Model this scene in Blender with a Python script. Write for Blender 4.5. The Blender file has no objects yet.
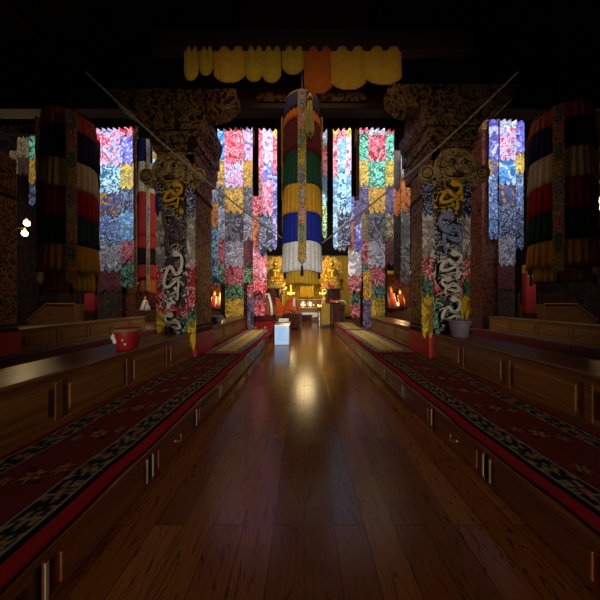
import bpy, bmesh, math, random
import numpy as np
from mathutils import Vector, Matrix
random.seed(7)
PI = math.pi
SC = bpy.context.scene
COL = SC.collection
H, F, VX, VY = 1.5, 225.0, 304.0, 300.0

def WX(px, d): return (px - VX) / F * d
def WZ(py, d): return H - (py - VY) / F * d

def lin(c):
    return c / 12.92 if c <= 0.04045 else ((c + 0.055) / 1.055) ** 2.4
def rgb(h):
    h = h.lstrip('#')
    return tuple(lin(int(h[i:i + 2], 16) / 255) for i in (0, 2, 4)) + (1.0,)

# ------------------------------------------------------------------ materials
MATS = {}
class NT:
    def __init__(s, name):
        s.m = bpy.data.materials.new(name); s.m.use_nodes = True
        s.t = s.m.node_tree; s.n = s.t.nodes; s.l = s.t.links
        s.b = s.n['Principled BSDF']
        MATS[name] = s.m
    def node(s, typ, **kw):
        n = s.n.new(typ)
        for k, v in kw.items(): setattr(n, k, v)
        return n
    def link(s, a, b): s.l.new(a, b)
    def math(s, op, a, b=None, c=None):
        n = s.node('ShaderNodeMath', operation=op)
        for i, v in enumerate((a, b, c)):
            if v is None: continue
            if isinstance(v, (int, float)): n.inputs[i].default_value = v
            else: s.link(v, n.inputs[i])
        return n.outputs[0]
    def mix(s, f, a, b):
        n = s.node('ShaderNodeMix', data_type='RGBA')
        for sock, v in ((n.inputs[0], f), (n.inputs[6], a), (n.inputs[7], b)):
            if isinstance(v, (int, float)): sock.default_value = v
            elif isinstance(v, tuple): sock.default_value = v
            else: s.link(v, sock)
        return n.outputs[2]
    def ramp(s, f, stops, interp='LINEAR'):
        n = s.node('ShaderNodeValToRGB'); n.color_ramp.interpolation = interp
        e = n.color_ramp.elements
        while len(e) < len(stops): e.new(0.5)
        for i, (p, c) in enumerate(stops):
            e[i].position = p; e[i].color = c
        s.link(f, n.inputs[0]); return n.outputs[0]
    def coord(s, scale=(1, 1, 1), which='Object'):
        tc = s.node('ShaderNodeTexCoord'); mp = s.node('ShaderNodeMapping')
        mp.inputs['Scale'].default_value = scale
        s.link(tc.outputs[which], mp.inputs[0]); return mp.outputs[0]
    def noise(s, vec, scale, detail=2, rough=.5, dist=0, w=None):
        n = s.node('ShaderNodeTexNoise')
        if w is not None:
            n.noise_dimensions = '4D'; s.link(w, n.inputs['W'])
        s.link(vec, n.inputs['Vector'])
        n.inputs['Scale'].default_value = scale; n.inputs['Detail'].default_value = detail
        n.inputs['Roughness'].default_value = rough; n.inputs['Distortion'].default_value = dist
        return n.outputs['Fac']
    def bump(s, h, strength=.3, dist=.02):
        n = s.node('ShaderNodeBump'); n.inputs['Strength'].default_value = strength
        n.inputs['Distance'].default_value = dist
        s.link(h, n.inputs['Height']); s.link(n.outputs[0], s.b.inputs['Normal'])
    def base(s, c):
        if isinstance(c, tuple): s.b.inputs['Base Color'].default_value = c
        else: s.link(c, s.b.inputs['Base Color'])
    def set(s, **kw):
        for k, v in kw.items(): s.b.inputs[k.replace('_', ' ')].default_value = v

def wand(n):
    oi = n.node('ShaderNodeObjectInfo')
    return n.math('MULTIPLY', oi.outputs['Random'], 50.0)

def wood(name, c1, c2, rough=.35, axis='y', scale=1.0, coat=0.0, spec=.5):
    n = NT(name)
    sc = {'y': (9, .9, 9), 'x': (.9, 9, 9), 'z': (9, 9, .9)}[axis]
    v = n.coord(tuple(a * scale for a in sc)); w = wand(n)
    f = n.noise(v, 1.6, 5, .6, 1.2, w)
    c = n.ramp(f, [(.3, rgb(c1)), (.7, rgb(c2))])
    n.base(c); n.set(Roughness=rough, Coat_Weight=coat, Coat_Roughness=.2, Specular_IOR_Level=spec); n.bump(f, .12, .01)

def cloth(name, c, rough=.85, var=.25, sheen=.2):
    n = NT(name); v = n.coord(); w = wand(n)
    f = n.noise(v, 14, 3, .6, 0, w)
    a = rgb(c); d = tuple(x * (1 - var) for x in a[:3]) + (1,)
    n.base(n.ramp(f, [(.3, d), (.7, a)])); n.set(Roughness=rough, Specular_IOR_Level=.25)
    n.bump(n.noise(v, 160, 1, .5), .15, .003)

def plain(name, c, rough=.5, metal=0, emit=None, es=0, trans=0):
    n = NT(name); v = n.coord(); w = wand(n)
    f = n.noise(v, 20, 3, .6, 0, w)
    a = rgb(c); d = tuple(x * .78 for x in a[:3]) + (1,)
    n.base(n.ramp(f, [(.3, d), (.7, a)])); n.set(Roughness=rough, Metallic=metal, Specular_IOR_Level=.5 if rough < .75 else .05)
    if emit: n.b.inputs['Emission Color'].default_value = rgb(emit); n.set(Emission_Strength=es)
    if trans: n.set(Transmission_Weight=trans)

def carved(name, c1, c2, c3, scale=6, rough=.5, metal=0, k=3.0):
    n = NT(name); v = n.coord(); w = wand(n)
    f = n.noise(v, scale, 1.5, .5, 2.0, w)
    s = n.math('PINGPONG', n.math('MULTIPLY', f, k), .5)
    s = n.math('MULTIPLY', s, 2.0)
    c = n.ramp(s, [(.0, rgb(c1)), (.45, rgb(c2)), (.8, rgb(c3))])
    n.base(c); n.set(Roughness=rough, Metallic=metal, Specular_IOR_Level=.15); n.bump(s, .6, .03)

def brocade(name, scale, line=.07, dist=2.2):
    """silk brocade: three woven colours per patch (attributes ca, cb, cc) in curling contours"""
    n = NT(name); v = n.coord(); w = wand(n)
    at = [n.node('ShaderNodeAttribute', attribute_name=a).outputs['Color'] for a in ('ca', 'cb', 'cc')]
    f = n.noise(v, scale, 1.5, .5, dist, w)
    g = n.noise(v, scale * 2.3, 1.0, .5, dist * .8, w)
    hh = n.noise(v, scale * .8, 0.5, .5, dist * 1.3, n.math('ADD', w, 31.7))
    blob = n.ramp(f, [(.5, (0, 0, 0, 1)), (.52, (1, 1, 1, 1))])
    deep = n.ramp(hh, [(.54, (0, 0, 0, 1)), (.56, (1, 1, 1, 1))])
    p = n.math('ABSOLUTE', n.math('SUBTRACT', n.math('FRACT', n.math('MULTIPLY', f, 5.0)), .5))
    ln = n.math('LESS_THAN', p, line)
    q = n.math('ABSOLUTE', n.math('SUBTRACT', n.math('FRACT', n.math('MULTIPLY', g, 4.0)), .5))
    l2 = n.math('MULTIPLY', n.math('LESS_THAN', q, line * 1.1), blob)
    hs = n.node('ShaderNodeHueSaturation'); hs.inputs['Saturation'].default_value = 1.15; hs.inputs['Value'].default_value = .3
    n.link(at[0], hs.inputs['Color'])
    c = n.mix(blob, at[0], at[1])
    c = n.mix(n.math('MULTIPLY', deep, .85), c, hs.outputs[0])
    c = n.mix(n.math('MAXIMUM', ln, l2), c, at[2])
    sat = n.node('ShaderNodeHueSaturation'); sat.inputs['Saturation'].default_value = 1.25; sat.inputs['Value'].default_value = .9
    n.link(c, sat.inputs['Color'])
    n.base(sat.outputs[0]); n.set(Roughness=.6, Sheen_Weight=.1)
    n.bump(f, .3, .02)

brocade('brocade_small', 2.6, .085); brocade('brocade_mid', 3.2, .09); brocade('brocade_bold', 2.6, .06, 2.8); brocade('brocade_tiny', 14, .10)

wood('bench_wood', '#4a280e', '#80501f', .36, 'y', 1, .12)
wood('bench_panel', '#5a3412', '#8c5a26', .35, 'y', 1, .2)
wood('cabinet_wood', '#55290f', '#7c4219', .35, 'y', 1, .25)
wood('pillar_wood', '#2a0f08', '#4a1a0c', .5, 'z')
wood('beam_wood', '#1a0c06', '#2c140a', .6, 'x')
wood('dark_wood', '#22120a', '#3a2010', .5, 'x')
wood('shrine_wood', '#4a2812', '#7a4a22', .45, 'x')
carved('carved_brown', '#1c0f07', '#5a3819', '#946a38', 5.5)
carved('carved_gilt', '#1a0d08', '#3a2414', '#7a5c30', 4.5, .45, .1)
carved('carved_red', '#1c0606', '#3c100c', '#5e3220', 5)
carved('carved_pink', '#1e0c0c', '#4c2824', '#80605a', 12)
carved('gilt_relief', '#5a3a08', '#c08a20', '#ffd870', 9, .35, .5)
carved('mural', '#0a0505', '#140a07', '#22140c', 2.2, .7)
carved('mask_wood', '#5c4a2c', '#8a7044', '#a88c58', 5, .5, .05)
plain('green_paint', '#12231c', .5); plain('red_paint', '#b01818', .45); plain('dark_red', '#3a0a0c', .6)
plain('brass', '#c8a560', .3, .9); plain('pale_metal', '#b8a488', .4, .3); plain('gold', '#f0b63a', .3, .7)
plain('silver', '#c8ccd4', .3, .8); plain('white_paint', '#e8e4dc', .5); plain('black_paint', '#14110f', .5)
plain('red_plastic', '#a51f1c', .4); plain('mauve_plastic', '#7d6c7c', .45); plain('rim_tan', '#8c6a3c', .6)
plain('soil', '#241a12', .95); plain('acrylic_blue_glow', '#b4d4f2', .25, emit='#78b4f4', es=.5); plain('ink', '#3a6a9c', .6)  # blue acrylic: glow put into the donation box front, which is no lamp
plain('bulb', '#fff2c8', .3, emit='#ffdf9a', es=28); plain('flame', '#fff0c0', .3, emit='#ffc860', es=6)
plain('orange_fruit', '#e0701c', .5); plain('yellow_flower', '#f2c62a', .7); plain('pink_flower', '#d82a60', .7)
plain('ceiling_paint', '#170b08', .8)
for nm, c in dict(silk_yellow='#d49a2c', silk_navy='#141a48', silk_cream='#d8c8a4', silk_red='#a01a1c', silk_green='#16442c',
                  silk_blue='#1c2c9c', silk_white='#f0f0ee', silk_gold='#c9a02a', silk_orange='#c8601c', silk_maroon='#5a1218',
                  silk_black='#17120f', robe_orange='#d8541a', robe_brown='#8c5224', scarf_white='#f0ece4', cloth_red='#8c1420',
                  silk_coral='#b42e2a', fringe='#b9a85a', curtain_gold='#d8ac34', brown_felt='#3b2416', rope_fibre='#8a7c68', runner_red='#9a1218').items():
    cloth(nm, c)
def colmat(name, rough=.9):
    n = NT(name); a = n.node('ShaderNodeAttribute', attribute_name='pile').outputs['Color']
    v = n.coord(); f = n.noise(v, 220, 1, .5)
    n.base(a); n.set(Roughness=rough, Specular_IOR_Level=.1); n.bump(f, .4, .004)
colmat('carpet_pile')
# floor planks
n = NT('plank_floor'); v = n.coord()
sx = n.node('ShaderNodeSeparateXYZ'); n.link(v, sx.inputs[0])
cb = n.node('ShaderNodeCombineXYZ'); n.link(sx.outputs[1], cb.inputs[0]); n.link(sx.outputs[0], cb.inputs[1])
br = n.node('ShaderNodeTexBrick'); n.link(cb.outputs[0], br.inputs['Vector'])
br.inputs['Scale'].default_value = 1; br.inputs['Brick Width'].default_value = 1.5; br.inputs['Row Height'].default_value = .2
br.inputs['Mortar Size'].default_value = .0022; br.inputs['Color1'].default_value = (.1, .1, .1, 1); br.inputs['Color2'].default_value = (.9, .9, .9, 1)
br.inputs['Mortar'].default_value = (0, 0, 0, 1); br.offset = .37
vm = n.node('ShaderNodeMapping'); vm.inputs['Scale'].default_value = (5, .7, 1); n.link(v, vm.inputs[0])
pw = n.math('MULTIPLY', br.outputs['Color'], 9.0)
g = n.noise(vm.outputs[0], 1.5, 2, .5, 1.4, pw)
ring = n.math('ABSOLUTE', n.math('SUBTRACT', n.math('FRACT', n.math('MULTIPLY', g, 9.0)), .5))
rl = n.math('LESS_THAN', ring, .06)
fine = n.noise(vm.outputs[0], 14, 3, .6, .4)
c = n.ramp(br.outputs['Color'], [(.1, rgb('#6c3a12')), (.9, rgb('#965c24'))])
c = n.mix(n.math('MULTIPLY', fine, .6), c, rgb('#4a220a'))
c = n.mix(n.math('MULTIPLY', rl, .75), c, rgb('#241006'))
c = n.mix(br.outputs['Fac'], c, rgb('#120804'))
n.base(c); n.set(Roughness=.2, Specular_IOR_Level=.42)
h = n.math('SUBTRACT', n.math('MULTIPLY', g, .35), br.outputs['Fac']); n.bump(h, .12, .006)

# ------------------------------------------------------------------ mesh helpers
def box(bm, x0, x1, y0, y1, z0, z1, bev=0.0):
    vs = [bm.verts.new((x, y, z)) for z in (z0, z1) for y in (y0, y1) for x in (x0, x1)]
    fs = [bm.faces.new([vs[i] for i in f]) for f in ((0, 2, 3, 1), (4, 5, 7, 6), (0, 1, 5, 4), (2, 6, 7, 3), (0, 4, 6, 2), (1, 3, 7, 5))]
    if bev:
        es = list({e for f in fs for e in f.edges})
        bmesh.ops.bevel(bm, geom=es, offset=bev, segments=2, affect='EDGES', profile=.5)
    return bm
def lathe(bm, prof, c=(0, 0, 0), seg=24, amp=0.0, n=0, ph=0):
    rings = []
    for k, (r, z) in enumerate(prof):
        a = amp if not callable(amp) else amp(k / (len(prof) - 1))
        rings.append([bm.verts.new((c[0] + r * (1 + a * math.cos(n * t + ph)) * math.cos(t), c[1] + r * (1 + a * math.cos(n * t + ph)) * math.sin(t), c[2] + z))
                      for t in (2 * PI * i / seg for i in range(seg))])
    for a, b in zip(rings, rings[1:]):
        for i in range(seg):
            bm.faces.new((a[i], a[(i + 1) % seg], b[(i + 1) % seg], b[i]))
    if prof[0][0] > 1e-4: bm.faces.new(rings[0][::-1])
    if prof[-1][0] > 1e-4: bm.faces.new(rings[-1])
    return bm
def tube(bm, pts, r, seg=8, rfun=None):
    pts = [Vector(p) for p in pts]; rings = []
    for i, p in enumerate(pts):
        t = (pts[min(i + 1, len(pts) - 1)] - pts[max(i - 1, 0)]).normalized()
        up = Vector((0, 0, 1)) if abs(t.z) < .9 else Vector((1, 0, 0))
        a = t.cross(up).normalized(); b = t.cross(a)
        rr = r * (rfun(i / (len(pts) - 1)) if rfun else 1)
        rings.append([bm.verts.new(p + (a * math.cos(q) + b * math.sin(q)) * rr) for q in (2 * PI * k / seg for k in range(seg))])
    for u, v in zip(rings, rings[1:]):
        for k in range(seg): bm.faces.new((u[k], u[(k + 1) % seg], v[(k + 1) % seg], v[k]))
    bm.faces.new(rings[0][::-1]); bm.faces.new(rings[-1]); return bm
def ball(bm, c, r, sx=1, sy=1, sz=1, u=14, v=9):
    m = Matrix.Translation(c) @ Matrix.Diagonal((r * sx, r * sy, r * sz, 1))
    bmesh.ops.create_uvsphere(bm, u_segments=u, v_segments=v, radius=1, matrix=m); return bm
def prism(bm, poly, y0, y1):
    """outline in x,z extruded from y0 to y1"""
    a = [bm.verts.new((x, y0, z)) for x, z in poly]; b = [bm.verts.new((x, y1, z)) for x, z in poly]
    bm.faces.new(a); bm.faces.new(b[::-1])
    for i in range(len(poly)):
        j = (i + 1) % len(poly); bm.faces.new((a[i], b[i], b[j], a[j]))
    return bm
def torus(bm, c, R, r, axis='y', seg=18, s2=6):
    pts = []
    for i in range(seg):
        t = 2 * PI * i / seg
        ring = []
        for j in range(s2):
            q = 2 * PI * j / s2; a = R + r * math.cos(q); b = r * math.sin(q)
            p = (a * math.cos(t), b, a * math.sin(t)) if axis == 'y' else (a * math.cos(t), a * math.sin(t), b)
            ring.append(bm.verts.new((c[0] + p[0], c[1] + p[1], c[2] + p[2])))
        pts.append(ring)
    for i in range(seg):
        for j in range(s2):
            bm.faces.new((pts[i][j], pts[(i + 1) % seg][j], pts[(i + 1) % seg][(j + 1) % s2], pts[i][(j + 1) % s2]))
    return bm

def NB(): return bmesh.new()
def obj(name, bm, mat, parent=None, smooth=False, loc=None, mods=None):
    bmesh.ops.recalc_face_normals(bm, faces=bm.faces)
    me = bpy.data.meshes.new(name); bm.to_mesh(me); bm.free()
    o = bpy.data.objects.new(name, me); COL.objects.link(o)
    me.materials.append(MATS[mat] if isinstance(mat, str) else mat)
    if smooth: me.polygons.foreach_set('use_smooth', [True] * len(me.polygons))
    if parent: o.parent = parent
    if loc: o.location = loc
    return o
def thing(name, label, cat, loc=(0, 0, 0), rotz=0, group=None):
    o = bpy.data.objects.new(name, None); COL.objects.link(o); o.empty_display_size = .1
    o.location = loc; o.rotation_euler = (0, 0, rotz); tag(o, label, cat, group); return o
def tag(o, label, cat, group=None):
    o['label'] = label; o['category'] = cat; o['kind'] = 'thing'
    if group: o['group'] = group
    return o
def struct(name, bm, mat, loc=None):
    o = obj(name, bm, mat, loc=loc); o['kind'] = 'structure'; return o
def copy_tree(o, parent=None):
    c = o.copy(); COL.objects.link(c)
    if parent: c.parent = parent
    for ch in list(o.children): copy_tree(ch, c)
    return c

# ------------------------------------------------------------------ cloth patches
def setcol(me, name, c):
    a = me.color_attributes.new(name, 'FLOAT_COLOR', 'POINT')
    a.data.foreach_set('color', list(c) * len(me.vertices))
def patch(parent, x0, x1, z0, z1, y, cols, mat='brocade_mid', teeth=1, cut=.06, top=0.0, name='brocade_panel', wave=.012, point=False):
    """one hanging flap, front towards local -y: scalloped (or pointed) lower edge, optional scalloped top, soft folds, 8 mm thick"""
    bm = NB(); w = x1 - x0; nx = max(8, teeth * 6, int(w / .05)); nz = max(4, int((z1 - z0) / .12))
    ph = random.uniform(0, 6); g = []
    for j in range(nz + 1):
        v = j / nz; row = []
        for i in range(nx + 1):
            u = i / nx
            if point: e = cut * (1 - abs(2 * u - 1))
            else: e = cut * abs(math.sin(PI * teeth * u))
            et = top * abs(math.sin(PI * max(teeth, 2) * 1.5 * u)) if top else 0
            z = (z0 + cut - e) * (1 - v) + (z1 - top + et) * v
            yy = y + wave * math.sin(u * w * 9 + ph) * (1 - .4 * v) - .012 * (1 - v)
            row.append(bm.verts.new((x0 + u * w, yy, z)))
        g.append(row)
    for j in range(nz):
        for i in range(nx):
            bm.faces.new((g[j][i], g[j][i + 1], g[j + 1][i + 1], g[j + 1][i]))
    ret = bmesh.ops.extrude_face_region(bm, geom=list(bm.faces))
    for e in ret['geom']:
        if isinstance(e, bmesh.types.BMVert): e.co.y += .008
    o = obj(name, bm, mat, parent, True); o.data.set_sharp_from_angle(angle=math.radians(50))
    for k, c in zip(('ca', 'cb', 'cc'), cols): setcol(o.data, k, rgb(c))
    return o

# colour triples: ground, motif, outline
K = dict(
    pinkwhite=('#c9a8c4', '#e8d8ea', '#8a5c98'), lavender=('#8c86cc', '#d0cce8', '#44448c'), red=('#d02838', '#e87888', '#f4c8c8'),
    crimson=('#8c1028', '#b04c64', '#e0b0b0'), redblue=('#b8b0da', '#d83450', '#f0e0f0'), teal=('#2c6480', '#a0cce0', '#e4f0f4'),
    blue=('#7ca4dc', '#c8dcf4', '#4468b0'), gold=('#c07c18', '#7c4818', '#f0cc7c'), goldblue=('#54588a', '#c08830', '#20243e'),
    navy=('#141830', '#3a4262', '#a4acc4'), dark=('#1e161c', '#443640', '#8c8084'), grey=('#8a8290', '#4a4450', '#d0c8cc'),
    white=('#e4e0e4', '#b4b0c0', '#888098'), green=('#1c7858', '#60b898', '#c8e8d8'), deepgreen=('#0c3424', '#2c5c44', '#9cb49c'),
    yellow=('#d8a41c', '#94681a', '#f4e090'), tan=('#7c6448', '#4e3a26', '#bca888'), purple=('#241a34', '#4c3c60', '#8c7c9c'),
    brown=('#1e0e08', '#3e2212', '#5c3c24'), darkred=('#360810', '#5a141e', '#7c4444'), orange=('#e07028', '#a03c5c', '#f8c078'),
    pink=('#e8a0b4', '#d45878', '#f8dce4'), bluegrey=('#5a6a98', '#28344e', '#c0d0ec'), paleblue=('#c4dcec', '#88b0d4', '#5878a8'),
    dragonyellow=('#30262c', '#d8a828', '#1c1414'), dragondark=('#2a2228', '#181218', '#a09894'), dragonnavy=('#141628', '#262a42', '#d4d8e4'),
    dragonwhite=('#33262c', '#e8e0d4', '#80706c'), dragonred=('#a82030', '#c84048', '#ece0d8'), dragongreen=('#124a34', '#1c6044', '#b8ccb8'),
    navywhite=('#181c3c', '#20284c', '#d0d4e4'), whitestrip=('#c8c0b8', '#9c9088', '#5c5048'), redwhite=('#9c1824', '#c02c34', '#eadfd8'),
    yellowstrip=('#d0a02c', '#e8c860', '#6c4c18'))

def banner(label, d, cols, yoff=0, group=None, mat='brocade_small', rot=0, origin=None, cat='brocade banner', name='brocade_banner', cord=0, back=.02):
    """cols: list of (px0, px1, toothcount, [(py_top, py_bottom, colour key), ...]) read at depth d"""
    xs = [WX(c[0], d) for c in cols] + [WX(c[1], d) for c in cols]
    zb = min(WZ(s[1], d) for c in cols for s in c[3]); zt = max(WZ(s[0], d) for c in cols for s in c[3])
    cx = (min(xs) + max(xs)) / 2
    t = thing(name, label, cat, (cx, d, zb), 0, group)
    for ci, (p0, p1, teeth, segs) in enumerate(cols):
        m = len(segs)
        for k, (a, b, key) in enumerate(segs):
            z1 = WZ(a, d) - zb + (.05 if k else 0); z0 = WZ(b, d) - zb - .03
            if k == m - 1: z0 = WZ(b, d) - zb
            patch(t, WX(p0, d) - cx, WX(p1, d) - cx, z0, z1, -.012 * (m - k) - .012 * (ci % 2), K[key], mat, teeth,
                  min(.16, (z1 - z0) * .3), .12 if k == 0 else 0, 'brocade_panel')
    bm = NB(); lathe(bm, [(.018, min(xs) - cx), (.018, max(xs) - cx)], seg=10)
    bmesh.ops.rotate(bm, verts=bm.verts, matrix=Matrix.Rotation(PI / 2, 3, 'Y'))
    for v in bm.verts: v.co.z += zt - zb - .06; v.co.y += .03
    obj('hanging_rod', bm, 'dark_wood', t)
    if cord:
        bm = NB(); tube(bm, [(0, .03, zt - zb - .06), (0, .03, zt - zb + cord)], .012, 6); obj('cord', bm, 'silver', t)
    return t

# ------------------------------------------------------------------ the setting
XL, XR, YB = -13.0, 13.2, 20.0
CX = .12
LE, RE = -1.2, 1.43         # aisle edges of the platforms
LB, RB = -2.25, 2.55        # bench fronts
PZ = .33
bm = NB(); box(bm, XL, XR, -4.2, YB, -.1, 0); struct('floor', bm, 'plank_floor')
bm = NB(); box(bm, XL - .2, XL, -4.2, YB, 0, 9.2); struct('wall_left', bm, 'mural')
bm = NB(); box(bm, XR, XR + .2, -4.2, YB, 0, 9.2); struct('wall_right', bm, 'mural')
bm = NB(); box(bm, XL, XR, YB, YB + .2, 0, 9.2); struct('wall_back', bm, 'mural')
bm = NB(); box(bm, XL, XR, -4.2, 5.3, 6.3, 6.5)
for x in np.arange(-12, 13, 1.2): box(bm, x, x + .14, -4.2, 5.0, 6.18, 6.3)
struct('ceiling', bm, 'ceiling_paint')
bm = NB(); box(bm, XL, -1.3, -4.2, -4.0, 0, 6.3); box(bm, 1.5, XR, -4.2, -4.0, 0, 6.3); box(bm, -1.3, 1.5, -4.2, -4.0, 3.1, 6.3)
struct('wall_light_gap', bm, 'ceiling_paint')  # unseen wall behind the camera, its doorway shaped to limit the added fill

bm = NB(); box(bm, XL, XR, 5.3, YB, 9.2, 9.4)
for x in np.arange(-12, 13, 1.5): box(bm, x, x + .16, 5.6, YB, 9.05, 9.2)
struct('ceiling_high', bm, 'ceiling_paint')
# clerestory wall over the low ceiling's edge, with window openings facing the high hall
bm = NB(); box(bm, XL, XR, 5.3, 5.5, 6.5, 6.9); box(bm, XL, XR, 5.3, 5.5, 8.8, 9.2)
WINS = [(-11.8, -9.6), (-9.2, -5.9), (-3.6, -.25), (.5, 3.9), (6.3, 9.6), (10, 12.2)]
xs = [XL] + [v for w in WINS for v in w] + [XR]
for a, b in zip(xs[::2], xs[1::2]): box(bm, a, b, 5.3, 5.5, 6.9, 8.8)
struct('wall_front', bm, 'ceiling_paint')
for k, (a, b) in enumerate(WINS):
    bm = NB(); w = b - a
    for q in range(int(w / .8) + 1):
        x = a + w * q / int(w / .8); box(bm, x - .03, x + .03, 5.36, 5.44, 6.9, 8.8)
    for z in (6.93, 7.85, 8.77): box(bm, a, b, 5.36, 5.44, z - .03, z + .03)
    struct('window_%d' % (k + 1), bm, 'dark_wood')
# beams
t = thing('hall_beam', 'carved cross beam with gilt fret strip between the two front pillars', 'beam', (CX, 5.1, 5.72))
bm = NB(); box(bm, -13, 12.9, -.15, .16, .0, .44, .02); obj('timber', bm, 'beam_wood', t)
for a, b in ((-1.15, -.42), (.25, 1.25)):
    bm = NB(); box(bm, a, b, -.19, -.14, .12, .34, .01); obj('gilt_strip', bm, 'carved_gilt', t)
bm = NB(); prism(bm, [(x, z) for x, z in ((-13, .36), (12.9, .36), (12.9, .43), (-13, .43))], -.18, -.14); obj('moulding', bm, 'carved_red', t)

# platforms
def platform(side, x_edge, x_far, y1, label):
    s = 1 if x_far > x_edge else -1
    t = thing('wooden_platform', label, 'platform', (x_edge, 0, 0))
    if s < 0:
        bm = NB(); box(bm, x_far - x_edge, -1.05, y1 + .003, 12.1, 0, PZ, .006); obj('rear_wing', bm, 'cabinet_wood', t)
    a, b = sorted((0, x_far - x_edge)); bm = NB(); box(bm, a, b, -1.2, y1, .29, PZ, .008); obj('top_board', bm, 'cabinet_wood', t)
    a, b = sorted((s * .36, x_far - x_edge)); bm = NB(); box(bm, a, b, -1.2, y1 - .02, 0, .29); obj('body', bm, 'cabinet_wood', t)
    return t
platform('l', LE, XL + .02, 9.05, 'long raised wooden platform filling the left half of the hall')
platform('r', RE, XR - .02, 12.1, 'long raised wooden platform filling the right half of the hall')

ORD = ['nearest', 'second', 'third', 'fourth', 'fifth', 'sixth', 'seventh', 'eighth']
def cabinet_proto(s):
    """unit under the platform edge, 1.5 m long along +y, front at local x = 0 facing the aisle (s = +1 front looks to +x)"""
    t = thing('drawer_cabinet', '-', 'cabinet')
    def bx(x0, x1, y0, y1, z0, z1, bv=.004):
        bm = NB(); a, b = sorted((-s * x0, -s * x1)); box(bm, a, b, y0, y1, z0, z1, bv); return bm
    obj('carcass', bx(.035, .34, .003, 1.507, .0, .285), 'cabinet_wood', t)
    for (a, b) in ((.02, .73), (.77, 1.49)):
        dr = obj('door', bx(.014, .034, a, b, .03, .262, .006), 'cabinet_wood', t)
        obj('raised_panel', bx(.004, .016, a + .07, b - .07, .07, .222, .005), 'cabinet_wood', dr)
        for yy in ((a + .012,) if a < .5 else (b - .012,a+.012)):
            obj('edge_strip', bx(.008, .016, yy - .008, yy + .008, .055, .24, .002), 'pale_metal', dr)
        if a < .5:
            bm = NB(); m = (a + b) / 2
            pts = [(s * (-.004 + .03 * math.sin(PI * q / 8)), m - .045 + .09 * q / 8, .155 - .025 * math.sin(PI * q / 8)) for q in range(9)]
            tube(bm, pts, .005, 6)
            ball(bm, (0, m - .045, .157), .011, u=8, v=6); ball(bm, (0, m + .045, .157), .011, u=8, v=6)
            obj('bail_handle', bm, 'brass', dr, True)
    return t
for side, xe, s, n in (('left', LE, 1, 5), ('right', RE, -1, 7)):
    proto = cabinet_proto(s)
    for k in range(n):
        o = proto if k == 0 else copy_tree(proto)
        o.location = (xe - s * .025, .30 + 1.515 * k, 0)
        o['label'] = '%s wooden drawer cabinet from the camera under the %s platform edge' % (ORD[k], side)
        o['group'] = 'drawer cabinets under the platform edges'

# ------------------------------------------------------------------ carpets
def hsh(a, b):
    return (np.sin(a * 12.9898 + b * 78.233) * 43758.5453) % 1.0
def carpet(label, x0, x1, y0, y1, z, fn, name='carpet', cat='carpet', side='l', res=.0125, wav=.008):
    nx = int(round((x1 - x0) / res)); ny = int(round((y1 - y0) / res))
    xs = np.linspace(x0, x1, nx + 1); ys = np.linspace(y0, y1, ny + 1)
    X, Y = np.meshgrid(xs, ys)
    u = (X - x0) / (x1 - x0)
    if side == 'l': u = 1 - u
    W = x1 - x0
    col = fn(u * W, Y - y0, W, y1 - y0)          # u=0 at the aisle edge
    sh = wav * (np.sin(Y * 5.1 + x0) + .6 * np.sin(Y * 11.3)) + wav * .9 * np.sin(Y * 2.1)
    X2 = X + sh * (1 - np.abs(2 * u - 1) * .2) - x0
    Z = .012 + .0015 * np.sin(X * 23 + Y * 3) * np.sin(Y * 7)
    V = np.stack([X2, Y - y0, Z], -1).reshape(-1, 3)
    idx = np.arange((nx + 1) * (ny + 1)).reshape(ny + 1, nx + 1)
    q = np.stack([idx[:-1, :-1], idx[:-1, 1:], idx[1:, 1:], idx[1:, :-1]], -1).reshape(-1, 4)
    # skirt down to the platform
    loop = np.concatenate([idx[0, :], idx[1:, -1], idx[-1, -2::-1], idx[-2:0:-1, 0]])
    nv = len(V); low = V[loop].copy(); low[:, 2] = 0
    V = np.vstack([V, low]); m = len(loop); k = np.arange(m); k2 = (k + 1) % m
    sk = np.stack([loop[k2], loop[k], nv + k, nv + k2], -1)
    me = bpy.data.meshes.new(name)
    me.from_pydata(V.tolist(), [], np.vstack([q, sk]).tolist()); me.update()
    C = np.ones((len(V), 4), np.float32); cf = col.reshape(-1, 3)
    C[:nv, :3] = cf; C[nv:, :3] = cf[loop]
    a = me.color_attributes.new('pile', 'FLOAT_COLOR', 'POINT'); a.data.foreach_set('color', C.ravel())
    me.materials.append(MATS['carpet_pile'])
    o = bpy.data.objects.new(name, me); COL.objects.link(o); o.location = (x0, y0, z)
    return tag(o, label, cat)
def C3(h): return np.array(rgb(h)[:3])
def put(img, mask, h):
    img[mask] = C3(h)
def floral_border(img, t, y, m, lo, hi, ground='#12141c', leaf='#7c6a4c', line='#8c7c60'):
    """t = distance across the border 0..1"""
    put(img, m, ground)
    p = .3
    v = np.sin(2 * PI * (y / .115 + .35 * np.sin(2 * PI * t))) * np.cos(2 * PI * t * 1.5 + 1.2 * np.sin(y * 19)) + .7 * np.sin(2 * PI * (y / .047 + t * 2.2)) * np.sin(2 * PI * (y / .083 - t * 1.7))
    put(img, m & (v > .28) & (t > .1) & (t < .9), leaf)
    put(img, m & ((((t - .5) ** 2 * 14 + ((y % p) - p * .5) ** 2 / .0016) < .35)), '#8c4a34')
    put(img, m & ((t < .09) | (t > .91)), line)
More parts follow.
